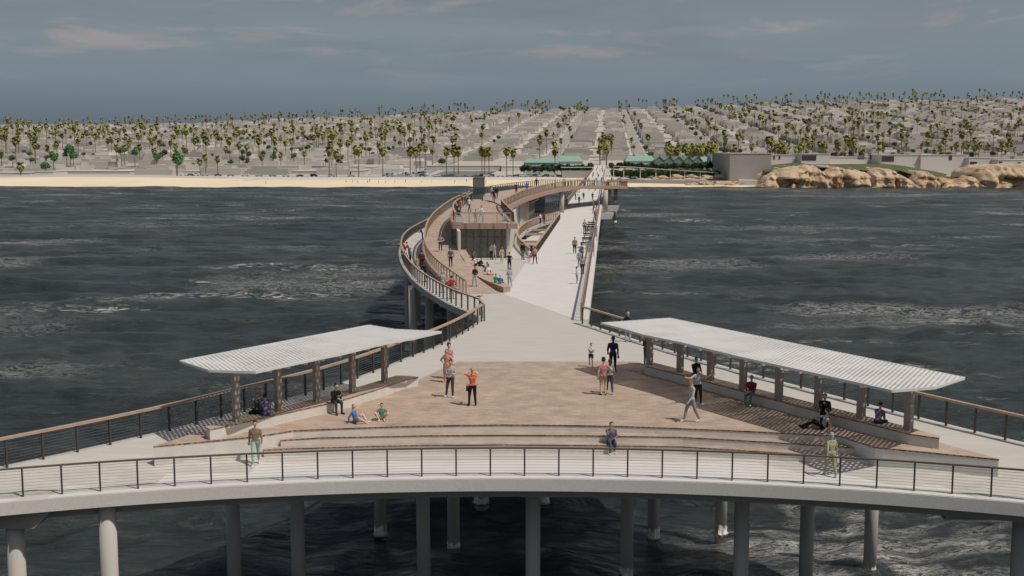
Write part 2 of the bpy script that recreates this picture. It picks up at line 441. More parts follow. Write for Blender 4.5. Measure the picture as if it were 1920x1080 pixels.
R2 = R2 + [Vector((-12.6,180,0)), Vector((-9.5,196,0)), Vector((-4,208,0)), Vector((2,216,0)), Vector((6,226,0)), Vector((XR(240)-7, 240, 0))]
R2 = smooth_line(R2, 2)
LE = offset2(LR, .28)     # rails run from the far end towards the viewer: their right is the outside on the left arm
RE = offset2(RR, -.28)
arcL = [p for p in arc(RF-.30, LE[-1].x, RE[-1].x, 60)]
void_px = [(996,484),(975,463),(972,450),(978,440),(990,430),(1010,421),(1030,415),(1047,411)]
VOID = [G(x, y, 0) for x, y in void_px]
deck_poly = [(p.x, p.y) for p in LE[::-1]][:]          # near-left -> far
deck_poly += [(p.x, p.y) for p in R2]
deck_poly += [(XR(y)+.45, y) for y in (240, 160, 77)]
deck_poly += [(p.x, p.y) for p in RE]
deck_poly += [p for p in arcL[::-1]]
hole = [(p.x, p.y) for p in VOID]

pier = thing('pier', 'long pale concrete pier with curved head on round columns above the dark sea', 'pier', (0, 60, 0))
kid(sheet(deck_poly, zf, 1.6, .46, hole), 'deck_slab', M['conc'], pier)
# the curved front walkway is smoother and paler
co = arc(RF-.315, LE[-1].x+.1, RE[-1].x-.1, 60)
ci = [p for p in arc(RI+.02, -30, 30, 90) if inside(p, deck_poly)]
lw_ = [(p.x+.05, p.y) for p in LE if math.hypot(p.x-XC, p.y-YC) < RI]; rw_ = [(p.x-.05, p.y) for p in RE if math.hypot(p.x-XC, p.y-YC) < RI]
cres = MB().prism(co + rw_[::-1] + ci[::-1] + lw_, -1.42, -.945)
kid(cres, 'curved_walkway', M['white'], pier)
def inset_poly(d):
    a = arc(RF-.3+d, LE[-1].x+.5, RE[-1].x-.5, 40); bb = arc(RF+2.0, RE[-1].x-.5, LE[-1].x+.5, 40)
    return a, bb
a1, b1 = inset_poly(.7)
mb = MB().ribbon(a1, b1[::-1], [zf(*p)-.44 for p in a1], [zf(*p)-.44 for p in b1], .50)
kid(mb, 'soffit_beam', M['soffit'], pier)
fa = arc(RF-.345, LE[-1].x, RE[-1].x, 70); fb = arc(RF-.318, LE[-1].x, RE[-1].x, 70)
mb = MB().ribbon(fa, fb, [-.975 for p in fa], [-.975 for p in fb], .47)
kid(mb, 'front_fascia', M['fascia'], pier)

# plaza of pavers, its steps and wedges
tipL, tipR = G(287, 837, 0), G(1874, 861, 0)
top_front = [G(x, y, 0) for x, y in [(400,826),(480,818),(550,807),(640,803),(760,799),(860,797),(945,796),(1060,797),(1170,799),(1280,803),(1400,808),(1500,813),(1573,817),(1640,838)]]
back = [G(1225, 690, 0), G(1195, 678, 0), G(858, 678, 0), G(785, 712, 0)]
plaza = [tipL] + top_front + [tipR, G(1762, 830, 0)] + back + [G(385, 806, 0)]
pl2 = [(p.x, p.y) for p in plaza]
def shrink(poly, d):
    n = len(poly); area = sum(poly[i][0]*poly[(i+1) % n][1]-poly[(i+1) % n][0]*poly[i][1] for i in range(n)); s = 1 if area > 0 else -1
    out = []
    for i in range(n):
        a, b, c = (Vector(poly[j]) for j in ((i-1) % n, i, (i+1) % n))
        e1 = (b-a).normalized(); e2 = (c-b).normalized(); nrm = Vector((-e1.y-e2.y, e1.x+e2.x)); nrm = nrm.normalized()*s
        out.append(tuple(b + nrm*d))
    return out
kid(MB().prism(shrink(pl2, .03), -1.2, -.002), 'plaza_base', M['bench'], pier)
kid(MB().prism(shrink(pl2, .012), -.055, .0), 'brick_nosing', M['nosing'], pier)
kid(MB().prism(pl2, .0005, .007), 'brick_paving', M['brick'], pier)
for z, px in ((-.28, [(525,825),(600,820),(700,818),(800,816),(945,815),(1100,816),(1280,819),(1440,828),(1603,839)]),
              (-.56, [(493,843),(560,840),(700,836),(800,834),(945,833),(1100,834),(1280,837),(1460,848),(1638,862)])):
    fr = [G(x, y, z) for x, y in px]; n = len(fr)
    bk = [Vector((p.x*.97, p.y+2.2, z)) for p in fr[::-1]]
    pl = [(p.x, p.y) for p in fr+bk]
    kid(MB().prism(shrink(pl, .03), -1.2, z-.009), 'step_riser', M['bench'], pier)
    kid(MB().prism(shrink(pl, .012), z-.055, z-.007), 'step_nosing', M['nosing'], pier)
    kid(MB().prism(pl, z-.0065, z), 'step_tread', M['brick'], pier)

# main promenade, pale and smooth, running to the shore
wy = [150, 240, 320, 420, 560, 700]
wpoly = [tuple(G(1091, 603, 0)[:2])] + [(XR(y)-.02, y) for y in wy] + [(XR(y)-7+.02, y) for y in wy[::-1][:-1]] + [(XR(193)-6.9, 193), tuple(G(998, 482, 0)[:2]), tuple(G(985, 493, 0)[:2]), tuple(G(946, 552, 0)[:2])]
kid(MB().prism(wpoly, .001, .006), 'promenade_paving', M['white'], pier)
far = [(XR(y)+.45, y) for y in (240, 700)] + [(XR(y)-7.2, y) for y in (700, 240)]
kid(MB().prism(far, -.5, .0), 'promenade_slab', M['conc'], pier)
kid(MB().prism([(XR(y)+.02, y) for y in (77.2, 700)] + [(XR(y)+.44, y) for y in (700, 77.2)], .0005, .10), 'kerb', M['white'], pier)
# columns: each rises from the sea bed to the deck
CM = {}
def column(X, Y, r, top, cap=False, name='column', parent=None, bottom=-10.0):
    parent = parent or pier
    mb = MB().tube([(X, Y, bottom), (X, Y, top)], r, 28)
    c = kid(mb, name, M['column'], parent)
    for p in c.data.polygons: p.use_smooth = len(p.vertices) == 4
    if bottom < WATER:
        # churned foam round the foot
        n = 36; vs = []; fs = []
        for k in range(n):
            a = 2*PI*k/n
            vs.append((X+math.cos(a)*(r+.015), Y+math.sin(a)*(r+.015), WATER-.3)); vs.append((X+math.cos(a)*(r+.02), Y+math.sin(a)*(r+.02), WATER+.38+random.uniform(-.16, .16)))
            rr = r+random.uniform(.03, .16); vs.append((X+math.cos(a)*rr, Y+math.sin(a)*rr, WATER-.1))
        for k in range(n):
            j = (k+1) % n
            fs += [(3*k, 3*j, 3*j+1, 3*k+1), (3*k+2, 3*k, 3*j, 3*j+2)]
        m2 = MB().add(vs, fs); w = m2.build('foam_collar', M['foam'], None, True)
        if parent is pier or True:
            w.data.transform(Matrix.Translation(-parent.location)); w.parent = c
    return c
def colpx(x, D, r=.31, top=-1.55): column((x-960)*(D*1.01)/F, D, r, top)
for x, D in ((8,41),(186,41.5),(426,50.5),(549,50.5),(790,52),(1000,47.5),(1180,54),(1400,46.5),(1525,51),(1648,54),(1935,42),(708,60.2),(848,57.8),(1231,59.8),(1360,60.4),(873,75),(1022,71)):
    colpx(x, D)
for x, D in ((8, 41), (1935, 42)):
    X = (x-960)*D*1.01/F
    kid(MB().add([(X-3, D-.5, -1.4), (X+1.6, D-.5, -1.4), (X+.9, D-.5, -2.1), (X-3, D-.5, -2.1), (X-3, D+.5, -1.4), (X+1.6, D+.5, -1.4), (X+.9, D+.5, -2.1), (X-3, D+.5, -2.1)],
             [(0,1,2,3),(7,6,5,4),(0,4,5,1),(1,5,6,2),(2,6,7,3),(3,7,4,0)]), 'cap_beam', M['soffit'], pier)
for Y in range(66, 130, 16):
    for dx in (-4.5, -1): column(XR(Y)+dx-1, Y, .4, -.4)
for Y in range(250, 690, 28):
    column(XR(Y)-5.6, Y, .45, -.4); column(XR(Y)-1.2, Y, .45, -.4)
for X, Y in ((-8.6, 101), (-7.4, 104), (-10.5, 118), (-5, 96), (-11, 135), (-9, 150), (-6, 130), (-3, 112), (-11.2, 165), (-4, 170), (2, 200)): column(X, Y, .38, -.4)

# ------------------------------------------------------------------ railings
def railing(label, foot, step, h=1.07, hand=(.05, .04), handm='rail', cables=9, pw=.055, postsm='post', cam=True, name='railing', endpost=True, group=None, cr=.006, capped=100):
    foot = [Vector(p) for p in foot]
    mid = foot[len(foot)//2]
    root = thing(name, label, 'railing', mid, 0, group)
    top = [p+Vector((0, 0, h)) for p in foot]
    n = len(top); vs = []
    w, t = hand
    L, R = offset2(top, -w), offset2(top, w)
    mb = MB().ribbon(L, R, [p.z+t for p in L], [p.z+t for p in R], t*2)
    kid(mb, 'handrail', M[handm], root)
    P = resample(foot, step=step)
    pm = MB().box((0, 0, (h-t)/2), (pw, pw*1.3, h-t)).build('post', M[postsm], None)
    extra = MB()
    order = sorted(range(len(P)), key=lambda i: P[i].y)
    first = True
    for q, i in enumerate(order):
        t_ = P[min(i+1, len(P)-1)]-P[max(i-1, 0)]; rz = math.atan2(t_.y, t_.x)
        if q < capped:
            o = pm if first else pm.copy()
            if not first: COL.objects.link(o)
            first = False
            o.location = P[i]-mid; o.rotation_euler = (0, 0, rz); o.parent = root
        else:
            extra.box((P[i].x, P[i].y, P[i].z+(h-t)/2), (pw, pw*1.3, h-t), rz)
    if extra.v: tag(kid(extra, 'post_row', M[postsm], root), kind='stuff')
    if cables:
        for k in range(cables):
            z = h*(k+.9)/(cables+.9)
            kid(MB().tube([p+Vector((0, 0, z)) for p in foot], cr, 5), 'cable', M['cable'], root)
    return root
fr = [Vector((x, y, zf(x, y)-.0)) for x, y in arc(RF, LE[-1].x+.6, RE[-1].x-.6, 90)]
# keep a post on the axis of the arc
i0 = min(range(len(fr)), key=lambda i: abs(fr[i].x-_w[15].x))
railing('thin dark railing with steel cables along the curved front edge of the pier head', fr, 1.30, 1.08, (.045, .03), 'raild', 9, .06)
railing('timber topped cable railing from the left canopy down the left arm of the pier', LR, 1.36, 1.12, (.085, .05), 'railwood', 9, .07)
railing('timber topped cable railing behind the right canopy along the right arm', RR, 1.36, 1.12, (.085, .05), 'railwood', 9, .07)
r2foot = [G(908, 602, 0)] + [Vector((p.x, p.y, 0)) for p in offset2(R2, .3)[1:-6]]
railing('curved timber topped railing on the outer edge of the low concrete ramp', r2foot, 1.35, 1.1, (.08, .05), 'railwood', 6, .075, cr=.008)
# brick ramp rising to the roof terrace
def z1(x, Y): return max(0., min(4.3, .047*(Y-92.5)))
r1px = [(874,526),(856,513),(836,500),(815,483),(802,466),(796,450),(796,436),(801,415),(811,401),(823,390),(838,379),(855,369),(882,358)]
R1 = [GI(x, y, lambda X, Y: z1(X, Y)+1.1) for x, y in r1px]
R1 = smooth_line(R1, 2); R1 = fair(R1, 60)
for p in R1: p.z = z1(p.x, p.y)
W1 = [2.75+ .55*sstep(96, 112, p.y) for p in R1]
def offv(P, ws):
    o = []
    for i, p in enumerate(P):
        t = P[min(i+1, len(P)-1)]-P[max(i-1, 0)]; t.z = 0; t.normalize(); o.append(p+Vector((t.y, -t.x, 0))*ws[i])
    return o
R1i = offv(R1, W1); R1o = offv(R1, [-.2]*len(R1))
ramp = thing('ramp', 'curved terracotta ramp climbing past the glass kiosk to the roof terrace', 'ramp', (-8, 110, 0))
kid(MB().ribbon(R1o, R1i, [p.z+.012 for p in R1], [p.z+.012 for p in R1], .25), 'ramp_paving', M['brick'], ramp)
kid(MB().ribbon(offv(R1, [-.24]*len(R1)), offv(R1, [-.12]*len(R1)), [p.z+.03 for p in R1], [p.z+.03 for p in R1], .42), 'ramp_fascia', M['terra'], ramp)
kid(MB().ribbon(offv(R1, [.15]*len(R1)), offv(R1, [.5]*len(R1)), [p.z-.24 for p in R1], [p.z-.24 for p in R1], 0.001).build('x', None) and MB().prism([(p.x, p.y) for p in offv(R1, [.1]*len(R1))]+[(p.x, p.y) for p in R1i[::-1]], .002, [max(.004, p.z-.2) for p in R1]+[max(.004, p.z-.2) for p in R1[::-1]]), 'ramp_wall', M['wallw'], ramp)
bpy.data.objects.remove(bpy.data.objects['x'])
railing('curved timber topped railing on the outer side of the terracotta ramp', R1, 1.3, 1.1, (.09, .055), 'railwood', 6, .075, 'rail', cr=.008)

# stepped seating ledge beside the ramp
led = [G(x, y, .45) for x, y in [(944,538.5),(957,537),(930,519),(904,501),(884,487),(868,474),(856,462)]]
ledb = [p.copy() for p in R1i if 97 < p.y < 128]
ledge_poly = [(p.x, p.y) for p in led] + [(p.x+.12, p.y) for p in ledb[::-1]]
ledge = thing('seating_ledge', 'low terracotta seating ledge stepping down beside the ramp in front of the glass kiosk', 'bench', (-3, 105, 0))
kid(MB().prism(ledge_poly, .002, .41), 'ledge_wall', M['terra'], ledge)
kid(MB().prism(shrink(ledge_poly, -.03), .412, .45), 'ledge_top', M['terrat'], ledge)
up = [p for p in ledb if p.y > 109]
t2 = [(p.x+.15, p.y) for p in up] + [(p.x+.7+.3*sstep(109, 120, p.y), p.y) for p in up[::-1]]
kid(MB().prism(t2, .452, [.46+.45*sstep(109, 113, p[1]) for p in t2]), 'upper_tier', M['terrat'], ledge)

# roof terrace, kiosk building
def zu(x, Y): return 3.7+.9*sstep(121, 165, Y)-.0
Z2 = [(121, 3.7), (140, 3.95), (165, 4.5), (200, 4.6), (225, 4.5), (240, 4.05), (260, 3.3), (300, 2.2), (400, 0.02), (420, 0.02)]
def zb(Y):
    for (a, za), (b, zb_) in zip(Z2, Z2[1:]):
        if Y <= b: return za+(zb_-za)*max(0., (Y-a)/(b-a))
    return Z2[-1][1]
near = [(-.9,147),(.3,156),(1.6,167),(3.9,182),(5.9,195),(8.2,206),(10.3,216),(12.6,224),(14.9,231),(16.9,236.5),(19,240),(21.3,242),(23.0,244),(24.2,248),(25.3,256),(26.3,270),(28.4,300),(32.0,345),(36.5,400)]
farr = [(-6.1,172),(-4.6,181),(-2.4,190),(.5,203),(3.4,216),(6.2,227),(9.6,237),(12,243),(14.8,248),(17.2,252),(19.2,256),(21,263),(22.6,276),(24.7,300),(28.4,345),(32.9,400)]
near = fair(smooth_line([Vector((x, y, 0)) for x, y in near], 2), 70); farr = fair(smooth_line([Vector((x, y, 0)) for x, y in farr], 2), 70)
for p in near+farr: p.z = zb(p.y)
terr = thing('roof_terrace', 'raised terracotta terrace and curving bridge over the promenade on round columns', 'terrace', (0, 150, 0))
tl = [G(849, 419, 3.7), G(845, 409, 3.72), G(847, 399, 3.8), G(858, 390, 4.0), G(872, 383, 4.2), G(882, 376, 4.4)]
tr = [G(969, 419, 3.7), G(950, 401, 3.8), G(943, 393, 3.9), G(944, 386, 4.1)]
tl = smooth_line(tl, 2); tr = smooth_line(tr, 2)
tp = [(p.x, p.y) for p in tl] + [(farr[0].x, farr[0].y)] + [(near[0].x, near[0].y)] + [(p.x, p.y) for p in tr[::-1]]
# ensure simple order: up the left side, across, down the right side
kid(sheet(tp, lambda x, y: zb(y)+.0, 2.0, .10), 'terrace_paving', M['brick'], terr)
kid(sheet(shrink(tp, -.12), lambda x, y: zb(y)-.01, 2.5, .55), 'terrace_slab', M['terra'], terr)
nb = resample(near, n=70); fb2 = resample([Vector((-3.9, 172, zb(172)))]*1 + farr, n=70)
fb2 = [Vector((p.x, p.y, zb(p.y))) for p in fb2]; nb = [Vector((p.x, p.y, zb(p.y))) for p in nb]
kid(MB().ribbon(nb, fb2, [p.z+.012 for p in nb], [p.z+.012 for p in fb2], .15), 'bridge_paving', M['terrat'], terr)
nbo = offset2(nb, .14); fbo = offset2(fb2, -.14)
kid(MB().ribbon(nbo, fbo, [p.z-.002 for p in nb], [p.z-.002 for p in fb2], .62), 'bridge_fascia', M['terra'], terr)
for X, Y in ((9.0, 213), (XR(216)+1.2, 216), (20.4, 247), (23.6, 268), (26.3, 297), (29, 330), (2.2, 185)):
    column(X, Y, .45, zb(Y+8)-.55, name='column', parent=terr, bottom=-.1 if Y < 218 or 240 < Y < 300 else -10)
for X, Y in ((XR(216)+1.2, 216), (20.6, 243), (22.2, 260), (25.0, 290)):
    kid(MB().add([(X-5, Y-1, -.2), (X+1.5, Y-1, -.2), (X+1.1, Y-1, -1.3), (X-5, Y-1, -1.5), (X-5, Y+1, -.2), (X+1.5, Y+1, -.2), (X+1.1, Y+1, -1.3), (X-5, Y+1, -1.5)],
             [(0,1,2,3),(7,6,5,4),(0,4,5,1),(1,5,6,2),(2,6,7,3),(3,7,4,0)]), 'outrigger', M['wallw'], terr)
def lift(P, d=0): return [Vector((p.x, p.y, zb(p.y)+d)) for p in P]
fl = lift([tl[0], tl[0].lerp(tr[0], .5), tr[0].lerp(tl[0], .06)])
tl_in = offset2(tl, .25); tr_in = offset2(tr, -.25)
railing('dark railing across the front edge of the roof terrace above the glass kiosk', [Vector((tl_in[0].x, 121.6, 3.71)), Vector((tr_in[0].x-.35, 121.6, 3.71))], 1.33, 1.1, (.07, .05), 'rail', 5, .08, 'rail', cr=.008)
railing('curved railing along the left side of the roof terrace', lift(tl_in[1:]), 1.0, 1.1, (.09, .055), 'railwood', 5, .07, 'post', cr=.008)
railing('short curved railing at the right side of the roof terrace', lift(tr_in[1:]), 1.0, 1.1, (.09, .055), 'railwood', 5, .07, 'post', cr=.008)
railing('railing on the near edge of the curving bridge over the promenade', lift(offset2(near, -.1)), 1.5, 1.1, (.09, .055), 'railwood', 4, .10, 'rail', cr=.008)
railing('railing on the far edge of the curving bridge over the promenade', lift(offset2(farr, .1)), 1.7, 1.1, (.09, .055), 'railwood', 4, .09, 'post', cr=.008)
rr = [Vector((XR(y)-.06, y, .02)) for y in np.linspace(77.3, 690, 90)]
railing('long brown railing on the right edge of the promenade towards the shore', rr, 1.5, 1.1, (.06, .05), 'rail', 5, .08, 'rail', cr=.01)
rl = [Vector((XR(y)-6.85, y, .02)) for y in np.linspace(241, 690, 60)]
railing('long brown railing on the left edge of the promenade beyond the bridge', rl, 1.5, 1.1, (.12, .055), 'rail', 5, .09, 'rail', cr=.01)
vr = [Vector((p.x, p.y, 0)) for p in [VOID[7], VOID[0]]]
vr = [v+Vector((.25, -.1, 0)) for v in vr]
vl = smooth_line([VOID[i]+Vector((-.2, 0, 0)) for i in range(0, 8)], 2)
railing('timber topped railing beside the promenade on the right side of the deck opening', vr, 1.2, 1.1, (.12, .06), 'railwood', 5, .09, 'post', cr=.01)
railing('curved timber topped railing round the left side of the deck opening', vl, 1.2, 1.1, (.12, .06), 'railwood', 5, .09, 'rail', cr=.01)
bk = [Vector((4.6, 219, 0)), Vector((6.2, 226, 0)), Vector((XR(241)-6.9, 241, 0))]
railing('low railing at the back edge of the deck beyond the kiosk under the bridge', smooth_line(bk, 2), 1.4, 1.1, (.07, .05), 'rail', 5, .08, 'post', cr=.01)
# lower landing in the opening
lv = [VOID[i] for i in (2, 3, 4, 5, 6, 7)] + [VOID[7].lerp(VOID[0], .33), VOID[7].lerp(VOID[0], .42)]
land = thing('lower_landing', 'pale lower landing with timber beams inside the deck opening', 'landing', (3, 150, -1.2))
kid(MB().prism([(p.x, p.y) for p in lv], -1.5, -1.2), 'landing_slab', M['wallw'], land)
for t in (.30, .42, .62):
    a = VOID[7].lerp(VOID[0], t); b = Vector((VOID[2].x-.3, a.y, 0)) if t < .55 else Vector((VOID[1].x-.2, a.y, 0))
    kid(MB().box(((a.x+b.x)/2, a.y, -.35), (abs(a.x-b.x), .45, .3)), 'beam', M['railwood'], land)
a = VOID[7].lerp(VOID[0], .46); b = VOID[7].lerp(VOID[0], .62)
kid(MB().prism([(VOID[1].x, a.y-4), (a.x, a.y-4), (b.x, b.y-1), (VOID[1].x+.5, b.y-1)], -.75, -.6), 'lower_tread', M['wallw'], land)

# glass kiosk
ki = thing('kiosk', 'glass fronted kiosk building under the roof terrace', 'building', (-3, 123, 0))
gx0, gx1 = G(848, 484, 0).x, G(954, 484, 0).x
kid(MB().box(((gx0+gx1)/2, 123.0, 1.59), (gx1-gx0, .04, 3.1)), 'front_glazing', M['glass'], ki)
for k in range(9):
    x = gx0+(gx1-gx0)*k/8
    kid(MB().box((x, 122.93, 1.59), (.05 if k % 4 else .14, .07, 3.12)), 'mullion', M['frame'], ki)
kid(MB().box(((gx0+gx1)/2, 122.93, .06), (gx1-gx0, .10, .1)), 'sill', M['frame'], ki)
kid(MB().box(((gx0+gx1)/2, 122.95, 2.2), (gx1-gx0, .05, .05)), 'transom', M['frame'], ki)
side = [G(955, 484, 0), Vector((.2, 140, 0)), G(969, 430, 0), G(972, 424, 0), Vector((2.2, 190, 0)), G(1002, 401, 0)]
wall = MB()
for a, b in zip(side, side[1:]):
    n = Vector((b.y-a.y, -(b.x-a.x), 0)).normalized()*.15
    wall.prism([(a.x, a.y), (b.x, b.y), (b.x-n.x*2, b.y-n.y*2), (a.x-n.x*2, a.y-n.y*2)], .003, [3.12+.6*sstep(135, 175, q.y) for q in (a, b, b, a)])
kid(wall, 'side_wall', M['wallw'], ki)
inner = [p for p in R1i if 118 < p.y < 172]
lw = MB().prism([(p.x+.02, p.y) for p in inner]+[(p.x+.3, p.y) for p in inner[::-1]], .003, [zb(p.y)-.56 for p in inner]+[zb(p.y)-.56 for p in inner[::-1]])
kid(lw, 'left_wall', M['wallw'], ki)
kid(MB().box(((gx0+gx1)/2, 129, 1.55), (gx1-gx0-.3, .2, 3.08)), 'rear_wall', M['wallw'], ki)
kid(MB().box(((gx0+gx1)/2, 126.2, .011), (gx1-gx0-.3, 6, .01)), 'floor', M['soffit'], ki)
kid(MB().box(((gx0+gx1)/2+.9, 126.0, .55), (2.6, .6, 1.05)), 'counter', M['dark'], ki)
kid(MB().box((gx0+1.2, 128.6, 1.1), (1.6, .4, 2.0)), 'shelf', M['terrat'], ki)
for k in range(5):
    p = side[3].lerp(side[5], .03+.06*k)
    kid(MB().box((p.x+.25, p.y, 1.75), (.4, 1.0, 3.3)), 'fin', M['wallw'], ki)
for t0, t1 in ((.45, .95),):
    a, b = side[3].lerp(side[5], t0), side[3].lerp(side[5], t1)
    kid(MB().prism([(a.x+.17, a.y), (b.x+.17, b.y), (b.x+.22, b.y), (a.x+.22, a.y)], 1.0, 2.6), 'window', M['glass'], ki)
    kid(MB().prism([(a.x+.1, a.y), (b.x+.1, b.y), (b.x+.9, b.y), (a.x+.9, a.y)], 2.65, 2.8), 'awning', M['terra'], ki)
kid(MB().box((5.0, 210.5, 1.7), (1.9, .1, 3.2)), 'rear_glazing', M['dglass'], ki)

el = thing('lift_shaft', 'dark glass lift box standing on the roof terrace', 'lift', (-4.65, 164, zb(164)))
kid(MB().box((-4.65, 165, zb(164)+1.45), (1.5, 2.4, 2.9)), 'glass_box', M['dglass'], el)
kid(MB().box((-4.65, 165, zb(164)+2.96), (1.6, 2.5, .1)), 'roof', M['frame'], el)
for sx in (-.76, .76):
    for sy in (-1.2, 1.2): kid(MB().box((-4.65+sx, 165+sy, zb(164)+1.45), (.06, .06, 2.9)), 'corner_post', M['frame'], el)
def whitebox(x, y, w, lab, zz=None):
    Y = GI(x, y, lambda X, YY: zb(YY), 110, 300); 
    t = thing('planter', lab, 'planter', Y)
    kid(MB().box((Y.x, Y.y, Y.z+.33), (w, w*.9, .6), 0, 1.06), 'tub', M['canopyw'], t)
    kid(MB().box((Y.x, Y.y, Y.z+.61), (w*.84, w*.76, .05)), 'soil', M['dark'], t)
whitebox(885, 386, .95, 'white square tub left of the dark glass lift on the terrace')
whitebox(913, 376, .95, 'white square tub right of the dark glass lift on the terrace')
whitebox(861, 417, 1.0, 'white square tub in the front left corner of the terrace')

# ------------------------------------------------------------------ long benches and canopies
def bench(lab, front, backp, groups=None):
    fr_ = [G(x, y, .45) for x, y in front]; bk_ = [G(x, y, .45) for x, y in backp]
    pl = [(p.x, p.y) for p in fr_+bk_]
    t = thing('long_bench', lab, 'bench', (fr_[0].x, fr_[0].y, 0), 0, 'long benches under the canopies')
    kid(MB().prism(shrink(pl, .03), .008, .395), 'bench_base', M['bench'], t)
    kid(MB().prism(shrink(pl, .012), .396, .44), 'bench_nosing', M['nosing'], t)
    kid(MB().prism(pl, .4405, .45), 'bench_seat', M['brick'], t)
    # joints in the base
    return t
bench('right long concrete bench with brick seat under the right canopy', [(1207,685),(1262,699),(1320,714),(1403,736),(1500,762),(1600,787),(1705,813),(1762,821)], [(1762,817),(1712,803),(1640,784),(1540,759),(1440,734),(1340,709),(1240,683),(1215,677)])
bench('left long concrete bench with brick seat under the left canopy', [(385,800),(393,805),(480,786),(560,768),(633,752),(700,732),(762,711),(785,707)], [(765,703),(743,704),(680,723),(594,747),(500,769),(440,784)])

def canopy(lab, outline, zc, posts, a, b, pw, nb_, wdt):
    """a, b: plan points of the far and near end of the axis"""
    ax = (Vector(b)-Vector(a)); rz = math.atan2(ax.y, ax.x); org = Vector((a[0], a[1], 0))
    root = thing('shade_canopy', lab, 'canopy', org, rz, 'shade canopies')
    Ri = Matrix.Rotation(-rz, 3, 'Z')
    loc = [Ri @ (Vector((p.x, p.y, 0))-org) for p in outline]
    pl = [(p.x, p.y) for p in loc]
    o = MB().prism(shrink(pl, .02), zc-.03, zc).build('roof_panel', M['perf'], root)
    rim = MB(); n = len(pl)
    for i in range(n):
        A, B = Vector(pl[i]), Vector(pl[(i+1) % n]); d = (B-A).normalized(); nn = Vector((-d.y, d.x))*.035
        rim.prism([tuple(A-nn), tuple(B-nn), tuple(B+nn), tuple(A+nn)], zc-.10, zc+.003+.0007*(i % 2))
    rim.build('rim', M['canopyw'], root)
    L = ax.length
    for k in range(nb_):
        x = L*(k+.2)/(nb_-.6); ys = []
        for i in range(n):
            A, B = pl[i], pl[(i+1) % n]
            if (A[0]-x)*(B[0]-x) < 0: ys.append(A[1]+(B[1]-A[1])*(x-A[0])/(B[0]-A[0]))
        if len(ys) < 2: continue
        lo_, hi_ = min(ys)+.04, max(ys)-.04
        MB().box((x, (lo_+hi_)/2, zc-.155), (.07, hi_-lo_, .10)).build('cross_beam', M['canopyw'], root)
    MB().box((L/2, 0, zc-.26), (L*1.0, .14, .10)).build('spine_beam', M['canopyw'], root)
    for P in posts:
        q = Ri @ (Vector((P.x, P.y, 0))-org)
        MB().box((q.x, q.y, (.451+zc-.215)/2), (pw, pw*.7, zc-.215-.451)).build('post', M['cpost'], root)
    return root
rp = [G(x, y, .45) for x, y in [(1218,683),(1275,698),(1332,713),(1393,731),(1460,749),(1534,767),(1614,785),(1703,806)]]
ro = [G(x, y, 2.55) for x, y in [(1127,605),(1173,617),(1207,627),(1280,642),(1387,668),(1533,700),(1610,717),(1672,731),(1752,725),(1808,707),(1530,652),(1256,596)]]
canopy('right long white perforated canopy on square posts above the right bench', ro, 2.55, rp, rp[0][:2], rp[-1][:2], .31, 16, 2.6)
lp = [G(x, y, .45) for x, y in [(721,717),(661,736),(594,753),(522,770),(443,790)]]
lo = [G(x, y, 2.8) for x, y in [(827,621),(780,632),(718,643),(640,662),(600,670),(478,696),(392,693),(338,676),(640,619),(692,609),(740,617)]]
canopy('left white perforated canopy on square posts above the left bench', lo, 2.8, lp, lp[0][:2], lp[-1][:2], .27, 10, 2.2)

# signs and slatted seats by the right railing of the promenade
def slat_seat(x, y, lab):
    p = G(x, y, .006); t = thing('slatted_seat', lab, 'bench', p, 0.08, 'slatted seats by the promenade railing')
    for k in range(4): MB().box((0, -.25+.16*k, .46), (1.2, .10, .05)).build('seat_slat', M['dark'], t)
    for sx in (-.5, .5): MB().box((sx, 0, .22), (.08, .55, .43)).build('leg', M['rail'], t)
    MB().box((0, .34, .66), (1.2, .05, .2)).build('backrest', M['dark'], t)
ords = ['nearest', 'second nearest', 'third nearest', 'fourth nearest', 'fifth nearest', 'sixth nearest', 'farthest']
for k, (x, y) in enumerate([(1099,466.5),(1101,456.5),(1103,448),(1105,441),(1107,435),(1108.5,430),(1110,425.5)]):
    slat_seat(x, y, ords[k]+' dark slatted seat against the right railing of the promenade')
def frame_board(x, y, lab):
    p = G(x, y, .006); t = thing('notice_board', lab, 'sign', p, .25, 'tall notice boards by the railing')
    for sx in (-.45, .45): MB().box((sx, 0, .98), (.07, .07, 1.95)).build('post', M['railwood'], t)
    MB().box((0, 0, 1.2), (.83, .04, 1.1)).build('panel', M['glass'], t)
    MB().box((0, 0, .6), (.83, .06, .06)).build('rail', M['railwood'], t)
frame_board(1106, 483, 'nearer tall framed notice board by the right railing'); frame_board(1113, 453, 'farther tall framed notice board by the right railing')
from mathutils import noise as mnoise
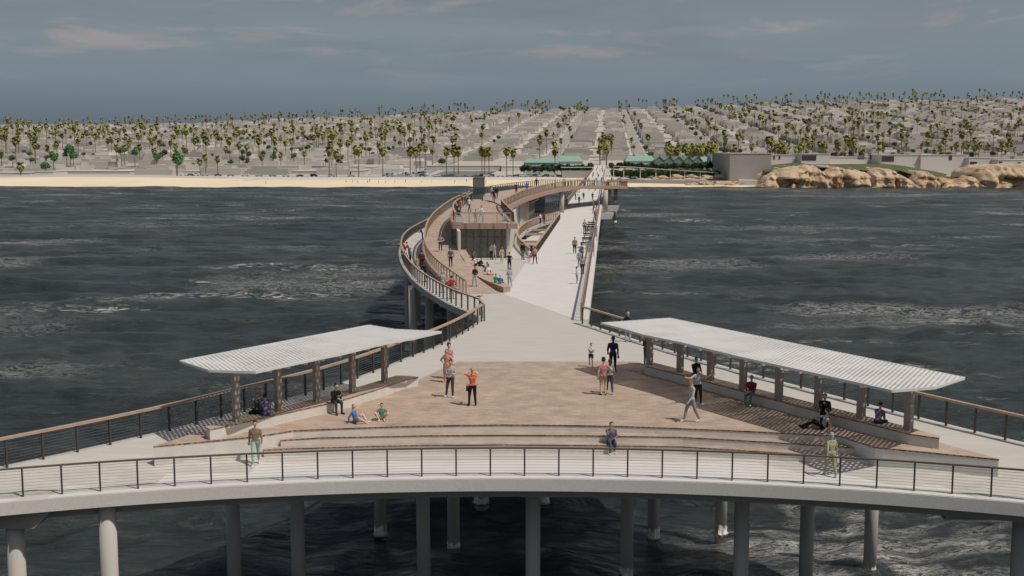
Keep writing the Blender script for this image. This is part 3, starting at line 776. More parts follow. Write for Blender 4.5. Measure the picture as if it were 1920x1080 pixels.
# ------------------------------------------------------------------ sea
def sea():
    rad = np.concatenate([[1.0, 6, 15, 25], np.geomspace(34, 720, 520), np.geomspace(760, 9000, 30)])
    fr_ = np.radians(np.linspace(-32, 32, 300)); rest = np.radians(np.linspace(34, 326, 90))
    ang = np.concatenate([fr_, rest]); na, nr = len(ang), len(rad)
    A, R = np.meshgrid(ang, rad); X = R*np.sin(A); Y = R*np.cos(A); Z = np.zeros_like(X)
    rs = np.random.RandomState(3)
    cell = np.maximum(.25, R*.0055)
    for i in range(46):
        lam = 1.6*1.082**i*1.0
        th = rs.normal(PI/2+.35, .55); k = 2*PI/lam
        am = .0085*lam**1.0*(.8+.4*rs.rand())
        am = min(am, .085)
        w = np.clip(lam/cell/2.5-.8, 0, 1)
        ph = k*(X*math.cos(th)+Y*math.sin(th))+rs.rand()*6.28 + .8*np.sin(X*k*.21*rs.rand()+Y*k*.17*rs.rand()+rs.rand()*6)
        Z += am*w*(1-2*np.abs(np.sin(ph/2)))*.9 if i % 3 == 0 else am*w*np.sin(ph)
    Z *= np.clip((5000-R)/3000, 0, 1)
    v = np.stack([X, Y, Z+WATER], -1).reshape(-1, 3)
    I, J = np.meshgrid(np.arange(nr-1), np.arange(na), indexing='ij'); J2 = (J+1) % na
    f = np.stack([I*na+J, I*na+J2, (I+1)*na+J2, (I+1)*na+J], -1).reshape(-1, 4)[:, ::-1]
    me = bpy.data.meshes.new('sea'); me.vertices.add(len(v)); me.vertices.foreach_set('co', v.ravel().astype(np.float32))
    me.loops.add(f.size); me.loops.foreach_set('vertex_index', f.ravel().astype(np.int32))
    me.polygons.add(len(f)); me.polygons.foreach_set('loop_start', np.arange(0, f.size, 4, dtype=np.int32))
    me.update(calc_edges=True); me.validate(); me.shade_smooth(); me.materials.append(M['water'])
    o = bpy.data.objects.new('sea', me); COL.objects.link(o); tag(o, 'dark choppy sea with torn white foam', None, None, 'structure')
sea()

# ------------------------------------------------------------------ land
SK = [(-300,41),(0,42),(250,43),(400,47),(480,51),(600,55),(700,59),(960,70),(1200,75),(1440,82),(1700,88),(1920,91),(2300,93)]
YR = 2300.0
def ridge(X):
    px = 960+F*X/YR
    return float(np.interp(px, [a for a, _ in SK], [b for _, b in SK]))/F*YR+CAMH
def shore(X):
    return 648 + 6*math.sin(X*.021+1) + 3*math.sin(X*.067)
def land(X, Y):
    s = shore(X)
    if Y < s-30: return -12.
    if Y < s+4: return -12+(Y-s+30)/34*3.4
    dune = -1.0*math.exp(-((X+170)/45)**2)*sstep(s, s+35, Y)*(1-sstep(s+50, s+56, Y)) + 1.6*math.exp(-((X+255)/75)**2)*sstep(s, s+35, Y)*(1-sstep(s+55, s+90, Y))
    if Y < 735: return -8.6+2.3*sstep(s+4, 701, Y)+1.2*sstep(702.5, 707, Y)+dune
    z0 = -5.1; t = (Y-735)/(YR-735)
    if t <= 1:
        bump = 2.5*math.sin(X*.006+Y*.004)*sstep(0, .3, t)*(1-t)
        z = z0+(ridge(X*YR/max(Y, 900) if t > .35 else X)-z0)*(t**1.12)+bump
    else: z = ridge(X)-(t-1)*60
    # mesa at the right above the cliffs
    m = sstep(150, 175, X)*sstep(s+20, s+45, Y)
    if m > 0 and t < .3: z = max(z, z*(1-m)+(2.2+min(12, max(0, (Y-700)*.01)))*m)
    return z
def grid_mesh(name, xs, ys, zf_, m, smooth=True):
    v = [(x, y, zf_(x, y)) for y in ys for x in xs]; nx = len(xs)
    f = [(j*nx+i, j*nx+i+1, (j+1)*nx+i+1, (j+1)*nx+i) for j in range(len(ys)-1) for i in range(nx-1)]
    me = bpy.data.meshes.new(name); me.from_pydata(v, [], f); me.update()
    if smooth: me.shade_smooth()
    me.materials.append(m); o = bpy.data.objects.new(name, me); COL.objects.link(o); return o
xs = list(np.linspace(-2600, -560, 24))+list(np.linspace(-530, 530, 130))+list(np.linspace(560, 2600, 24))
ys = list(np.linspace(610, 760, 46))+list(np.linspace(775, 2500, 110))+[2700, 3200, 5000]
tag(grid_mesh('hillside', xs, ys, lambda x, y: land(x, y), M['ground']), 'pale hillside town ground rising behind the beach', None, None, 'structure')
xs = list(np.linspace(-900, 800, 300)); ts = np.linspace(0, 1, 14)
def beach_back(x): return 702.3 - 24*sstep(90, 130, x)
v = []; 
for t in ts:
    for x in xs:
        y = 640+(beach_back(x)-640)*t; v.append((x, y, max(land(x, y), -9.6)+.10+.25*math.sin(x*.05+y*.11)*t*(1-t)))
nx = len(xs); f = [(j*nx+i, j*nx+i+1, (j+1)*nx+i+1, (j+1)*nx+i) for j in range(13) for i in range(nx-1)]
me = bpy.data.meshes.new('beach'); me.from_pydata(v, [], f); me.shade_smooth(); me.materials.append(M['sand'])
o = bpy.data.objects.new('beach', me); COL.objects.link(o); tag(o, 'pale yellow sand beach along the shore', None, None, 'structure')
# shore road and parking
xs = list(np.linspace(-170, 118, 80))
def strip_y(name, ya, yb, xs, m, dz, lab, kind='structure'):
    mb = MB(); A = [(x, ya(x)) for x in xs]; B = [(x, yb(x)) for x in xs]
    n = len(xs); vs = [(p[0], p[1], land(*p)+dz) for p in A]+[(p[0], p[1], land(*p)+dz) for p in B]
    mb.add(vs, [(i, i+1, n+i+1, n+i) for i in range(n-1)]); o = mb.build(name, m); tag(o, lab, None, None, kind); return o
strip_y('shore_road', lambda x: 709, lambda x: 722, xs, M['asph'], .16, 'grey parking road along the beach')
strip_y('path', lambda x: 702.2, lambda x: 708.5, xs, M['bld2'], .20, 'pale path between the sand and the parking road')
px = list(np.linspace(-58, -22, 12))
lot = MB(); A = G(830, 329, -4.4); 
lot.add([(-50, 722, -4.40), (-20, 722, -4.40), (-10, 790, land(-10, 790)+.2), (-45, 790, land(-45, 790)+.2)], [(0, 1, 2, 3)])
tag(lot.build('parking_lot', M['asph']), 'dark grey car park behind the beach road', None, None, 'structure')

# ------------------------------------------------------------------ streets and buildings
DX = .0816
def gx(u, Y): return u + DX*(Y-700)+55-3.2
streets = [u for u in range(-1300, 1500, 74)]
mb = MB()
for u in streets:
    Ys = np.linspace(760 if abs(u) > 20 else 715, 2290, 60)
    w = 5.0 if u else 7.5
    A = [(gx(u-w, y), y) for y in Ys]; B = [(gx(u+w, y), y) for y in Ys]; n = len(Ys)
    mb.add([(p[0], p[1], land(*p)+.35) for p in A]+[(p[0], p[1], land(*p)+.35) for p in B], [(i, n+i, n+i+1, i+1) for i in range(n-1)])
cross = [y for y in range(830, 2290, 150)]
for y in cross:
    xs_ = np.linspace(-1200, 1300, 160); n = len(xs_)
    mb.add([(x, y-4, land(x, y-4)+.42) for x in xs_]+[(x, y+4, land(x, y+4)+.42) for x in xs_], [(i, i+1, n+i+1, n+i) for i in range(n-1)])
tag(mb.build('streets', M['road']), 'grid of grey streets climbing the hillside', None, None, 'structure')
def vis(X, Y, pad=40): return -pad < 960+F*X/Y < 1920+pad
lots = []
r = random.Random(11)
for si, u in enumerate(streets):
    y = 752
    while y < 2270:
        far_ = (y-750)/1500
        if y < 930: dl = r.uniform(16, 34)
        else: dl = r.uniform(13, 24)*(1+.5*far_)
        if any(abs(y+dl/2-c) < dl/2+6 for c in cross): y += 5; continue
        for side in (0, 1):
            wd = r.uniform(20, 27) if y > 900 else r.uniform(23, 30)
            uc = u + (8+wd/2 if side == 0 else 66-wd/2)
            X = gx(uc, y+dl/2)
            if y < 905 and X > -60 and X < 235: continue
            if X > 150 and y < 800: continue
            if y < 800 and X < -100 and False: continue
            if r.random() < .10 or not vis(X, y): continue
            h = r.choice([2.4, 2.8, 3.2, 3.6, 4.6]) if y > 900 else r.choice([2.8, 3.2, 3.8])
            lots.append((X, y+dl/2, wd-1.5, dl-1.6, h))
        y += dl
lots.sort(key=lambda l: l[1])
def bvol(mb, X, Y, w, d, h, rr, ox=0, oy=0):
    rz = -math.atan(DX)
    zs = [land(X+sx*w/2, Y+sy*d/2) for sx in (-1, 1) for sy in (-1, 1)]; z0, z1 = min(zs)-.5, max(zs)
    top = z1+h
    mb.box((X-ox, Y-oy, (z0+top)/2), (w, d, top-z0), rz)
    if rr.random() < .8:      # a raised or set back part
        w2, d2 = w*rr.uniform(.35, .7), d*rr.uniform(.35, .7)
        mb.box((X-ox+rr.uniform(-.15, .15)*w, Y-oy+rr.uniform(-.1, .15)*d, top+.6), (w2, d2, 1.2+rr.uniform(0, 1.6)), rz)
    return z0, top
def zone(X, Y):
    px = 960+F*X/Y
    return 'left slope' if px < 500 else 'left middle slope' if px < 900 else 'slope behind the pier' if px < 1250 else 'right middle slope' if px < 1600 else 'right slope'
bm_ = [M['bld'], M['bld'], M['bld2'], M['bld3'], M['bld']]
stuffb = [MB(), MB()]
big = sorted(lots, key=lambda l: -(l[2]*l[4]/l[1]**2))[:285]; bigset = set(big)
for l in lots:
    X, Y, w, d, h = l
    if l in bigset:
        mb = MB(); z0, top = bvol(mb, X, Y, w, d, h, r, X, Y)
        mi = r.randrange(5); nm = ['pale', 'pale', 'off-white', 'grey', 'pale'][mi]
        o = mb.build('flat_roofed_building', bm_[mi]); o.location = (X, Y, 0)
        tag(o, '%s flat roofed building block low on the %s' % (nm, zone(X, Y)) if Y < 1100 else '%s flat roofed building block farther up the %s' % (nm, zone(X, Y)), 'building', 'flat roofed buildings of the hillside town')
        recz = z0
    else:
        bvol(stuffb[0 if r.random() < .7 else 1], X, Y, w, d, h, r)
for mb, m, nn in zip(stuffb, (M['bld'], M['bld2']), ('pale', 'off-white')):
    tag(mb.build('hillside_buildings', m), 'dense %s flat roofed buildings high on the far hillside' % nn, 'buildings', None, 'stuff')

# buildings one can tell apart along the shore
def block(name, label, x0, x1, y, ytop, Y, depth, m, parts=(), z0=None):
    """front face between photo columns x0 and x1 at distance Y, roof line at photo row ytop"""
    Xa, Xb = (x0-960)*Y*1.0/F, (x1-960)*Y*1.0/F
    dz = lambda yy: CAMH - Y*math.tan(TH+math.atan((yy-540)/F))
    zt = dz(ytop); zb_ = dz(y) if z0 is None else z0
    t = thing(name, label, 'building', ((Xa+Xb)/2, Y, zb_))
    kid(MB().box(((Xa+Xb)/2, Y+depth/2, (zt+zb_-4)/2), (Xb-Xa, depth, zt-zb_+4)), 'wall', m, t)
    kid(MB().box(((Xa+Xb)/2, Y+depth/2, zt+.15), (Xb-Xa+.6, depth+.6, .28)), 'roof', M['bld2'], t)
    for (a, b, c, d) in parts:
        A, B = (a-960)*Y/F, (b-960)*Y/F; C, D = dz(c), dz(d)
        kid(MB().box(((A+B)/2, Y-.02, (C+D)/2), (B-A, .3, C-D)), 'window', M['bdark'], t)
    return t
M['bigbox'] = mat('grey_render_box', (.34, .32, .295), .9, .05, .15)
block('plain_block', 'large plain windowless grey block at the left end of the sandstone cliffs', 1366, 1443, 336, 288, 672, 60, M['bigbox'])
kid(MB().prism([(G(1368, 337, -6).x, 660), (G(1450, 349, -8).x, 655), (G(1450, 336, -6).x, 672), (G(1368, 336, -6).x, 672)], -9.5, -5.6), 'plinth', M['bld2'], bpy.data.objects['plain_block'])
low = [('low flat building with dark glazing above the cliff beside the grey block', 1443, 1500, 302, 291, 745, [(1447,1450,292,299),(1457,1460,292,299)]),
       ('long low building with a wide dark window above the cliff', 1499, 1553, 304, 289, 735, [(1500,1527,291,301)]),
       ('white low building with small dark windows above the cliff', 1552, 1648, 303, 295, 750, [(1604,1617,291.5,298),(1626,1632,290,298),(1639,1644,290,298)]),
       ('low building with a dark corner window in the middle above the cliff', 1648, 1722, 306, 291, 730, [(1649,1672,293,303)]),
       ('long pale terrace building above the cliff', 1722, 1810, 318, 291, 728, [(1774,1780,290.5,300)]),
       ('long grey building with garage door above the right cliff', 1812, 1880, 309, 296, 722, [(1814,1827,303,310)]),
       ('pale low building at the right edge above the cliff', 1866, 1960, 311, 300, 712, [(1868,1874,303,308),(1903,1908,304,309)])]
for lab, x0, x1, y, yt, Y, prt in low: block('clifftop_building', lab, x0, x1, y, yt, Y, 26, M['bld2'], prt)
for k, (lab, x0, x1, y, yt, Y, prt) in enumerate([('white block beside the shore road at the far left', 70, 103, 332, 322, 722, []),
       ('long low white block behind the dune', 104, 246, 333, 321, 760, []), ('long low grey block behind the left parked cars', 345, 470, 331, 321, 760, []),
       ('white block left of the first tall palm', 520, 660, 331, 321, 760, []), ('low block with pale corner left of the car park', 660, 685, 330, 320, 750, []),
       ('second row grey block behind the left parked cars', 470, 625, 321, 311, 830, []), ('low pale block at the far left edge', -20, 60, 334, 324, 722, []),
       ('long pale block behind the palms in the middle', 800, 940, 322, 311, 800, []), ('pale block right of the car park', 940, 985, 325, 312, 790, [])]):
    block('seafront_block', lab, x0, x1, y, yt, Y, 24, M['bld' if k % 2 else 'bld2'], prt)
# mint roofed halls
def hall(lab, x0, x1, ye, yr, Y, gables=0, dep=14):
    Xa, Xb = (x0-960)*Y/F, (x1-960)*Y/F; dz = lambda yy: CAMH - Y*math.tan(TH+math.atan((yy-540)/F))
    ze, zr = dz(ye), dz(yr); zg = land((Xa+Xb)/2, Y)-1
    t = thing('mint_roofed_hall', lab, 'building', ((Xa+Xb)/2, Y, zg))
    if not gables:
        kid(MB().box(((Xa+Xb)/2, Y+dep/2, (ze+zg)/2), (Xb-Xa, dep, ze-zg)), 'wall', M['mintw'], t)
        a, b, c = Y-.5, Y+dep/2, Y+dep+.5
        kid(MB().add([(Xa-.5, a, ze), (Xb+.5, a, ze), (Xb-2, b, zr), (Xa+2, b, zr), (Xa-.5, c, ze), (Xb+.5, c, ze)], [(0,1,2,3), (3,2,5,4), (0,3,4), (1,5,2), (0,4,5,1)]), 'roof', M['mint'], t)
    else:
        for g in range(gables):
            xa = Xa+(Xb-Xa)*g/gables; xb = Xa+(Xb-Xa)*(g+.97)/gables; xm = (xa+xb)/2
            kid(MB().add([(xa, Y, zg), (xb, Y, zg), (xb, Y, ze), (xm, Y, zr), (xa, Y, ze), (xa, Y+dep, zg), (xb, Y+dep, zg), (xb, Y+dep, ze), (xm, Y+dep, zr), (xa, Y+dep, ze)],
                 [(0,1,2,3,4), (9,8,7,6,5), (0,5,6,1), (1,6,7,2), (0,4,9,5)]), 'gable', M['gablew'], t)
            kid(MB().add([(xa-.1, Y-.4, ze+.05), (xm, Y-.4, zr+.08), (xm, Y+dep, zr+.08), (xa-.1, Y+dep, ze+.05), (xb+.1, Y-.4, ze+.05), (xb+.1, Y+dep, ze+.05)],
                 [(0,3,2,1), (1,2,5,4)]), 'roof', M['mint'], t)
    return t
M['gablew'] = mat('grey_green_gable', (.16, .21, .18), .8, .05, .3)
hall('small mint roofed hall at the left end of the dark hedge', 982, 1013, 305, 297.5, 745)
hall('second small mint roofed hall left of the long mint hall', 1008, 1046, 305, 296.5, 748)
hall('long mint roofed hall behind the left hedge', 1044, 1092, 303, 292.5, 765)
hall('long mint roofed hall left of the row of gables', 1172, 1228, 302, 292, 760)
hall('row of five grey green gabled sheds with mint roofs', 1226, 1316, 301, 293.5, 750, 5)
hall('pale mint roofed hall right of the gabled sheds', 1310, 1338, 303, 294, 765)
block('pavilion', 'white two storey building with dark windows behind the hedge', 1332, 1368, 308, 290, 762, 14, M['bld2'], [(1336,1339,297,303),(1342,1345,297,303),(1348,1353,296,304),(1357,1360,297,303)])

# elevated pipe bridge
pb = thing('footbridge', 'long thin elevated walkway on slender white columns right of the pier landing', 'bridge', (70, 690, -4))
A = Vector((G(1138, 311, 2).x, 690, 2.6)); dz = lambda yy, Y: CAMH - Y*math.tan(TH+math.atan((yy-540)/F))
pa = [(1150,311,690),(1200,313.5,690),(1229,316,690),(1256,318,690),(1283,319.5,690),(1312,321,690),(1345,323.5,690)]
pp = [Vector(((x-960)*Y/F, Y, dz(y, Y))) for x, y, Y in pa]
kid(MB().ribbon(pp, [p+Vector((0, 2.2, 0)) for p in pp], [p.z for p in pp], [p.z for p in pp], .35), 'deck', M['bld2'], pb)
for x, y, Y in pa[:1]+[(1169,312,690)]+pa[1:]+[(1341,323,690)]:
    X = (x-960)*Y/F; kid(MB().box((X, Y+1, (dz(y, Y)-.35-7)/2), (.45, .45, dz(y, Y)-.35+7)), 'column', M['bld2'], pb)
# retaining wall at the right beach
rw = thing('retaining_wall', 'low grey retaining wall above the sand right of the pier', 'wall', (90, 668, -8))
kid(MB().prism([((1140-960)*676/F, 676), ((1368-960)*664/F, 664), ((1368-960)*664/F, 670), ((1140-960)*676/F, 682)], -9, [-5.6, -6.2, -6.2, -5.6]), 'wall', M['bigbox'], rw)
lr = thing('landing_ramp', 'pale ramp where the pier lands between low white walls', 'ramp', (XR(700), 700, -4))
kid(MB().prism([(XR(700)+.4, 700), (XR(760)+1, 770), (XR(760)-9, 770), (XR(700)-7.2, 700)], -9, [.0, 1.2, 1.2, .0]), 'ramp', M['bld2'], lr)
kid(MB().box((XR(706)-17, 712, -3.2), (18, 12, 4.2)), 'side_block', M['bld3'], lr)
kid(MB().box((XR(706)-17, 712, .8), (19, 10, .25)), 'shelter_roof', M['mintw'], lr)

# ------------------------------------------------------------------ cliffs
def cliff(label, x0, x1, ytop, seed, Y=650, dep=32):
    """eroded sandstone bluff, a closed lumpy body from the water to its top"""
    Xa, Xb = (x0-960)*Y/F, (x1-960)*Y/F; rs = np.random.RandomState(seed)
    nu, nv = 64, 26; v = []
    ys_ = np.interp(np.linspace(0, 1, nu), np.linspace(0, 1, len(ytop)), ytop)
    p = rs.rand(12)*6.28; k = (Xb-Xa)
    for j in range(nv):
        t = j/(nv-1)
        for i in range(nu):
            s = i/(nu-1); X = Xa+k*s
            top = CAMH - (Y+10)*math.tan(TH+math.atan((ys_[i]-540)/F))
            X_ = X
            gul = abs(math.sin(X_*.16+p[0]+.7*math.sin(X_*.07+p[6])))**.6*2.6 + 1.6*math.sin(X_*.31+p[1]) + .9*math.sin(X_*.8+p[2])
            if t < .55:
                q = t/.55; z = -9.6+(top+9.6)*(1-(1-q)**1.7); yy = Y-9+ q*q*13 - gul*(1-q*.75) + .8*math.sin(z*1.5+p[3]+X_*.1)
            else:
                q = (t-.55)/.45; z = top + .8*math.sin(X_*.2+q*3) * q*(1-q)*2 ; yy = Y+4+q*dep - gul*.25*(1-q)
            fr_ = mnoise.fractal(Vector((X_*.12, yy*.12, z*.22+seed)), .8, 2.1, 6); g2 = abs(mnoise.fractal(Vector((X_*.10, seed*2.3, z*.05)), .9, 2.2, 5)); yy += fr_*3.2*(1-t*.7) - 2.2 + max(0, .35-g2)*15*(1-t*.8); z += fr_*1.1*min(1, t*3) - max(0, .25-g2)*5*min(1, t*2)*(1-t)
            ed = min(1, s*9, (1-s)*9); z = -9.6+(z+9.6)*(.25+.75*sstep(0, 1, ed))
            v.append((X_, yy, z))
    f = [(j*nu+i, j*nu+i+1, (j+1)*nu+i+1, (j+1)*nu+i) for j in range(nv-1) for i in range(nu-1)]
    mb = MB().add(v, f); o = mb.build('sandstone_cliff', M['cliff'], None, True)
    cx, cy = (Xa+Xb)/2, Y; recenter(o, (cx, cy, -9)); tag(o, label, 'cliff', 'sandstone cliffs'); return o
CL = [('wide smooth sandstone slope at the left end of the cliffs', 1418, 1560, [334,326,320,318,316,313,311,312,320,330], 1),
      ('pointed sandstone bluff with a dark cleft on its left', 1530, 1640, [335,322,313,310,314,318,318,321,328,338], 2),
      ('large rounded sandstone bluff with red hollow in the middle of the cliffs', 1622, 1712, [338,320,316,314,315,318,326,333,336,340], 3),
      ('small rounded sandstone bluff right of the large one', 1700, 1762, [338,328,321,319,322,330,336], 4),
      ('low sandstone shelf between the bluffs', 1750, 1830, [335,333,334,333,331,330], 5),
      ('long sandstone bluff with dark layers at the right edge', 1812, 1970, [333,322,311,308,309,312,310,309,311,309], 6)]
for lab, x0, x1, yt, sd in CL: cliff(lab, x0, x1, yt, sd, 650 if sd not in (3,) else 645)
for k, (x, y, s) in enumerate([(1300,346,3.2),(1330,347,4),(1352,346,4.5),(1372,345,5),(1392,347,4.4),(1412,346,5),(1436,345,6),(1462,345,4.5),(1318,343,3),(1345,342.5,3),(1240,332,2.5),(1268,331,3),(1296,330,2.6),(1325,331.5,3),(1348,330,2.6)]):
    bm = bmesh.new(); bmesh.ops.create_icosphere(bm, subdivisions=3, radius=1)
    rs = random.Random(k); ph = [rs.random()*6 for _ in range(6)]
    Y = 662 if y > 340 else 684
    zb_ = CAMH - Y*math.tan(TH+math.atan((y-540)/F))
    for vv in bm.verts:
        n = 1+.55*mnoise.fractal(vv.co*1.6+Vector((k*3.1, 0, 0)), .7, 2.2, 5)
        vv.co = Vector((vv.co.x*s*n*1.3, vv.co.y*s*n*.8, vv.co.z*s*n*.38))
    me = bpy.data.meshes.new('rock'); bm.to_mesh(me); bm.free(); me.materials.append(M['cliff'])
    o = bpy.data.objects.new('rock', me); COL.objects.link(o); o.location = ((x-960)*Y/F, Y, zb_-.2)
    tag(o, ['flat pale rock at the water edge below the grey block', 'pale rock in the planting above the right beach'][y < 340 and 1 or 0], 'rock', 'pale rocks at the foot of the cliffs' if y > 340 else 'pale rocks above the right beach')
# grass on top of the cliffs
gxs = np.linspace(1430, 1780, 60); mb = MB(); vs = []
gt = np.interp(gxs, [1430,1470,1492,1520,1560,1650,1690,1720,1750,1780], [312,308,306,310,309,308,312,318,323,330])
gb = np.interp(gxs, [1430,1470,1500,1560,1620,1680,1710,1735,1780], [320,317,312,313,318,317,326,331,331])
n = len(gxs)
for yy, Y in ((gb+2, 654.), (gt-1.5, 700.)):
    for x, y in zip(gxs, yy): vs.append(((x-960)*Y/F, Y, CAMH - Y*math.tan(TH+math.atan((y-540)/F))))
mb.add(vs, [(i, i+1, n+i+1, n+i) for i in range(n-1)])
tag(mb.build('clifftop_grass', M['grass'], None, True), 'olive green grass on top of the left and middle cliffs', 'grass', None, 'stuff')
gxs = np.linspace(1780, 1838, 20); mb = MB(); vs = []; n = 20
for yy, Y in ((np.interp(gxs, [1780,1800,1838], [333,331,322]), 656.), (np.interp(gxs, [1780,1810,1838], [322,319,316]), 695.)):
    for x, y in zip(gxs, yy): vs.append(((x-960)*Y/F, Y, CAMH - Y*math.tan(TH+math.atan((y-540)/F))))
mb.add(vs, [(i, i+1, n+i+1, n+i) for i in range(n-1)])
tag(mb.build('clifftop_lawn', M['grass'], None, True), 'small green lawn in the gap between the right cliffs', 'grass', None, 'stuff')

# ------------------------------------------------------------------ trees
def palm_crown(seed, fronds=34, seg=4, R=2.2):
    rs = random.Random(seed); mb = MB()
    for k in range(fronds):
        a = 2*PI*k/fronds*2.4+rs.uniform(-.3, .3); el = rs.uniform(-1.25, 1.25); L = R*rs.uniform(.8, 1.1)
        d = Vector((math.cos(a), math.sin(a), 0)); w = .30*R/2.0*rs.uniform(.8, 1.2)
        side = Vector((-d.y, d.x, 0)); pts = []
        p = Vector((0, 0, 0)); e = el
        for s in range(seg+1):
            t = s/seg; ww = w*(.25+1.9*math.sin(PI*min(1, t*.8+.12))**1.3)*(1 if s < seg else .25)
            tw = rs.uniform(-.2, .2)
            pts.append((p-side*ww+Vector((0, 0, -ww*.25+tw*.2)), p+Vector((0, 0, ww*.12)), p+side*ww+Vector((0, 0, -ww*.25-tw*.2))))
            p = p + (d*math.cos(e)+Vector((0, 0, math.sin(e))))*L/seg; e -= .42
        vs = [q for r3 in pts for q in r3]
        fs = []
        for s in range(seg): fs += [(3*s, 3*s+1, 3*s+4, 3*s+3), (3*s+1, 3*s+2, 3*s+5, 3*s+4)]
        mb.add(vs, fs)
    return mb
def palm_skirt(seed, R=.8, H=1.8):
    rs = random.Random(seed); mb = MB(); n = 14
    for k in range(n*2):
        a = 2*PI*k/n+rs.uniform(-.2, .2); r0 = R*rs.uniform(.5, .9); z0 = rs.uniform(-.3, .1); h = H*rs.uniform(.6, 1)
        d = Vector((math.cos(a), math.sin(a), 0)); s = Vector((-d.y, d.x, 0))*.22
        mb.add([d*.1+Vector((0, 0, z0))-s*.4, d*.1+Vector((0, 0, z0))+s*.4, d*r0+Vector((0, 0, z0-h*.5))+s, d*r0*.75+Vector((0, 0, z0-h)), d*r0+Vector((0, 0, z0-h*.5))-s], [(0, 1, 2, 3, 4)])
    return mb
crowns = [palm_crown(s).build('crown', M['palm']) for s in (1, 2, 3, 4)]
skirts = [palm_skirt(s).build('skirt', M['skirt']) for s in (1, 2)]
trunk0 = MB().tube([(0, 0, 0), (.05, 0, .35), (.0, .06, .7), (0, 0, 1)], .30, 8, .17).build('trunk', M['trunk'], None, True)
for v_ in trunk0.data.vertices: v_.co.x *= 1; 
def palm(X, Y, h, cs, lab, grp, rz, z=None):
    zz = land(X, Y)-.2 if z is None else z
    t = thing('palm_tree', lab, 'palm tree', (X, Y, zz), rz, grp)
    a = trunk0.copy(); COL.objects.link(a); a.parent = t; a.scale = (1, 1, h)
    b = crowns[R_.randrange(4)].copy(); COL.objects.link(b); b.parent = t; b.location = (0, 0, h); b.scale = (cs*.9, cs*.9, cs*1.25)
    c = skirts[R_.randrange(2)].copy(); COL.objects.link(c); c.parent = t; c.location = (0, 0, h-.1); c.scale = (cs*.9, cs*.9, cs)
    return t
R_ = random.Random(21)
def leafball(seed, n=420, lobes=9, R=1.0, H=1.0, leaf=.13):
    rs = np.random.RandomState(seed); mb = MB(); C = []
    for k in range(lobes):
        d = rs.normal(size=3); d /= np.linalg.norm(d); C.append((d*rs.uniform(.35, .68)*np.array([R, R, H*.85]), rs.uniform(.30, .46)*R))
    C.append((np.zeros(3), .55*R))
    for k in range(n):
        c, r0 = C[rs.randint(len(C))]; d = rs.normal(size=3); d /= np.linalg.norm(d)
        p = c+d*r0*rs.uniform(.75, 1.08); q = rs.normal(size=3); q -= q.dot(d)*d*.6; q /= np.linalg.norm(q); w = np.cross(d, q); s = leaf*R*rs.uniform(.7, 1.3)
        mb.add([p-q*s, p+w*s*.7, p+q*s, p-w*s*.7], [(0, 1, 2, 3)])
    return mb
lg = [leafball(s, 520).build('crown', M['leafg']) for s in (31, 32, 33)]
ld = [leafball(s, 300, 7, leaf=.17).build('crown', M['leafd']) for s in (41, 42, 43)]
tk0 = MB().tube([(0, 0, 0), (.0, 0, 1)], .26, 7, .14)
tk0.tube([(0, 0, .7), (.35, .2, 1.2)], .1, 5, .04).tube([(0, 0, .75), (-.3, -.25, 1.25)], .1, 5, .04)
tk0 = tk0.build('trunk', M['bark'])
def btree(X, Y, h, r_, green, lab, grp, z=None):
    zz = land(X, Y)-.2 if z is None else z
    t = thing('broadleaf_tree', lab, 'tree', (X, Y, zz), R_.uniform(0, 6), grp)
    a = tk0.copy(); COL.objects.link(a); a.parent = t; a.scale = (1, 1, h*.55)
    b = R_.choice(lg if green else ld).copy(); COL.objects.link(b); b.parent = t; b.location = (0, 0, h-r_*.85); b.scale = (r_, r_, r_*.95)
    return t
for (x, y, s, n_) in ():
    pass
# tall palms along the beach road (photo column, row of the crown, row of the foot)
SH = [(619,276,331),(632,280,326),(674,276,331),(719,276,331),(770,276,325),(781,278,330),(838,276,330),(852,277,328),(860,277,330),(904,276,327),(909,278,328),(917,277,327),(950,276,330),(962,279,329),(1040,276,318),
      (43,306,334),(378,297,322),(388,289,320),(411,292,318),(494,288,308),(529,284,306),(573,281,310),(960,276,328)]
wherew = ['tall palm left of the car park beside the left parked cars', 'slimmer palm just right of the first tall beach road palm', 'tall palm beside the yellow car on the beach road', 'tall palm at the left corner of the car park',
          'left of the two palms in the car park', 'right of the two palms in the car park', 'left palm of the trio in front of the middle car row', 'middle palm of the trio in front of the middle car row',
          'right palm of the trio in front of the middle car row', 'left palm of the second trio beside the middle car row', 'middle palm of the second trio beside the middle car row', 'right palm of the second trio beside the middle car row',
          'palm standing left of the dark hedge end', 'palm directly right of the one before the hedge end', 'lone palm in front of the left mint halls', 'small palm behind the dune at the far left',
          'short palm right of the tall green tree behind the dune', 'slender short palm in the left middle blocks', 'short palm behind the left parked cars', 'small palm left of the middle blocks',
          'small palm among the low blocks in the left middle', 'narrow palm standing before a pale wall', 'extra palm overlapping the one left of the hedge end']
for (x, yc, yf), w in list(zip(SH, wherew))[:22]:
    Y = 716 if yf > 324 else 745 if yf > 316 else 800
    if x == 1040: Y = 738
    X = (x-960)*Y/F; zt = CAMH - Y*math.tan(TH+math.atan((yc+4-540)/F)); zg = land(X, Y)
    palm(X, Y, zt-zg, 1.7 if Y < 740 else 1.35, w, 'fan palms on the seafront', R_.uniform(0, 6))
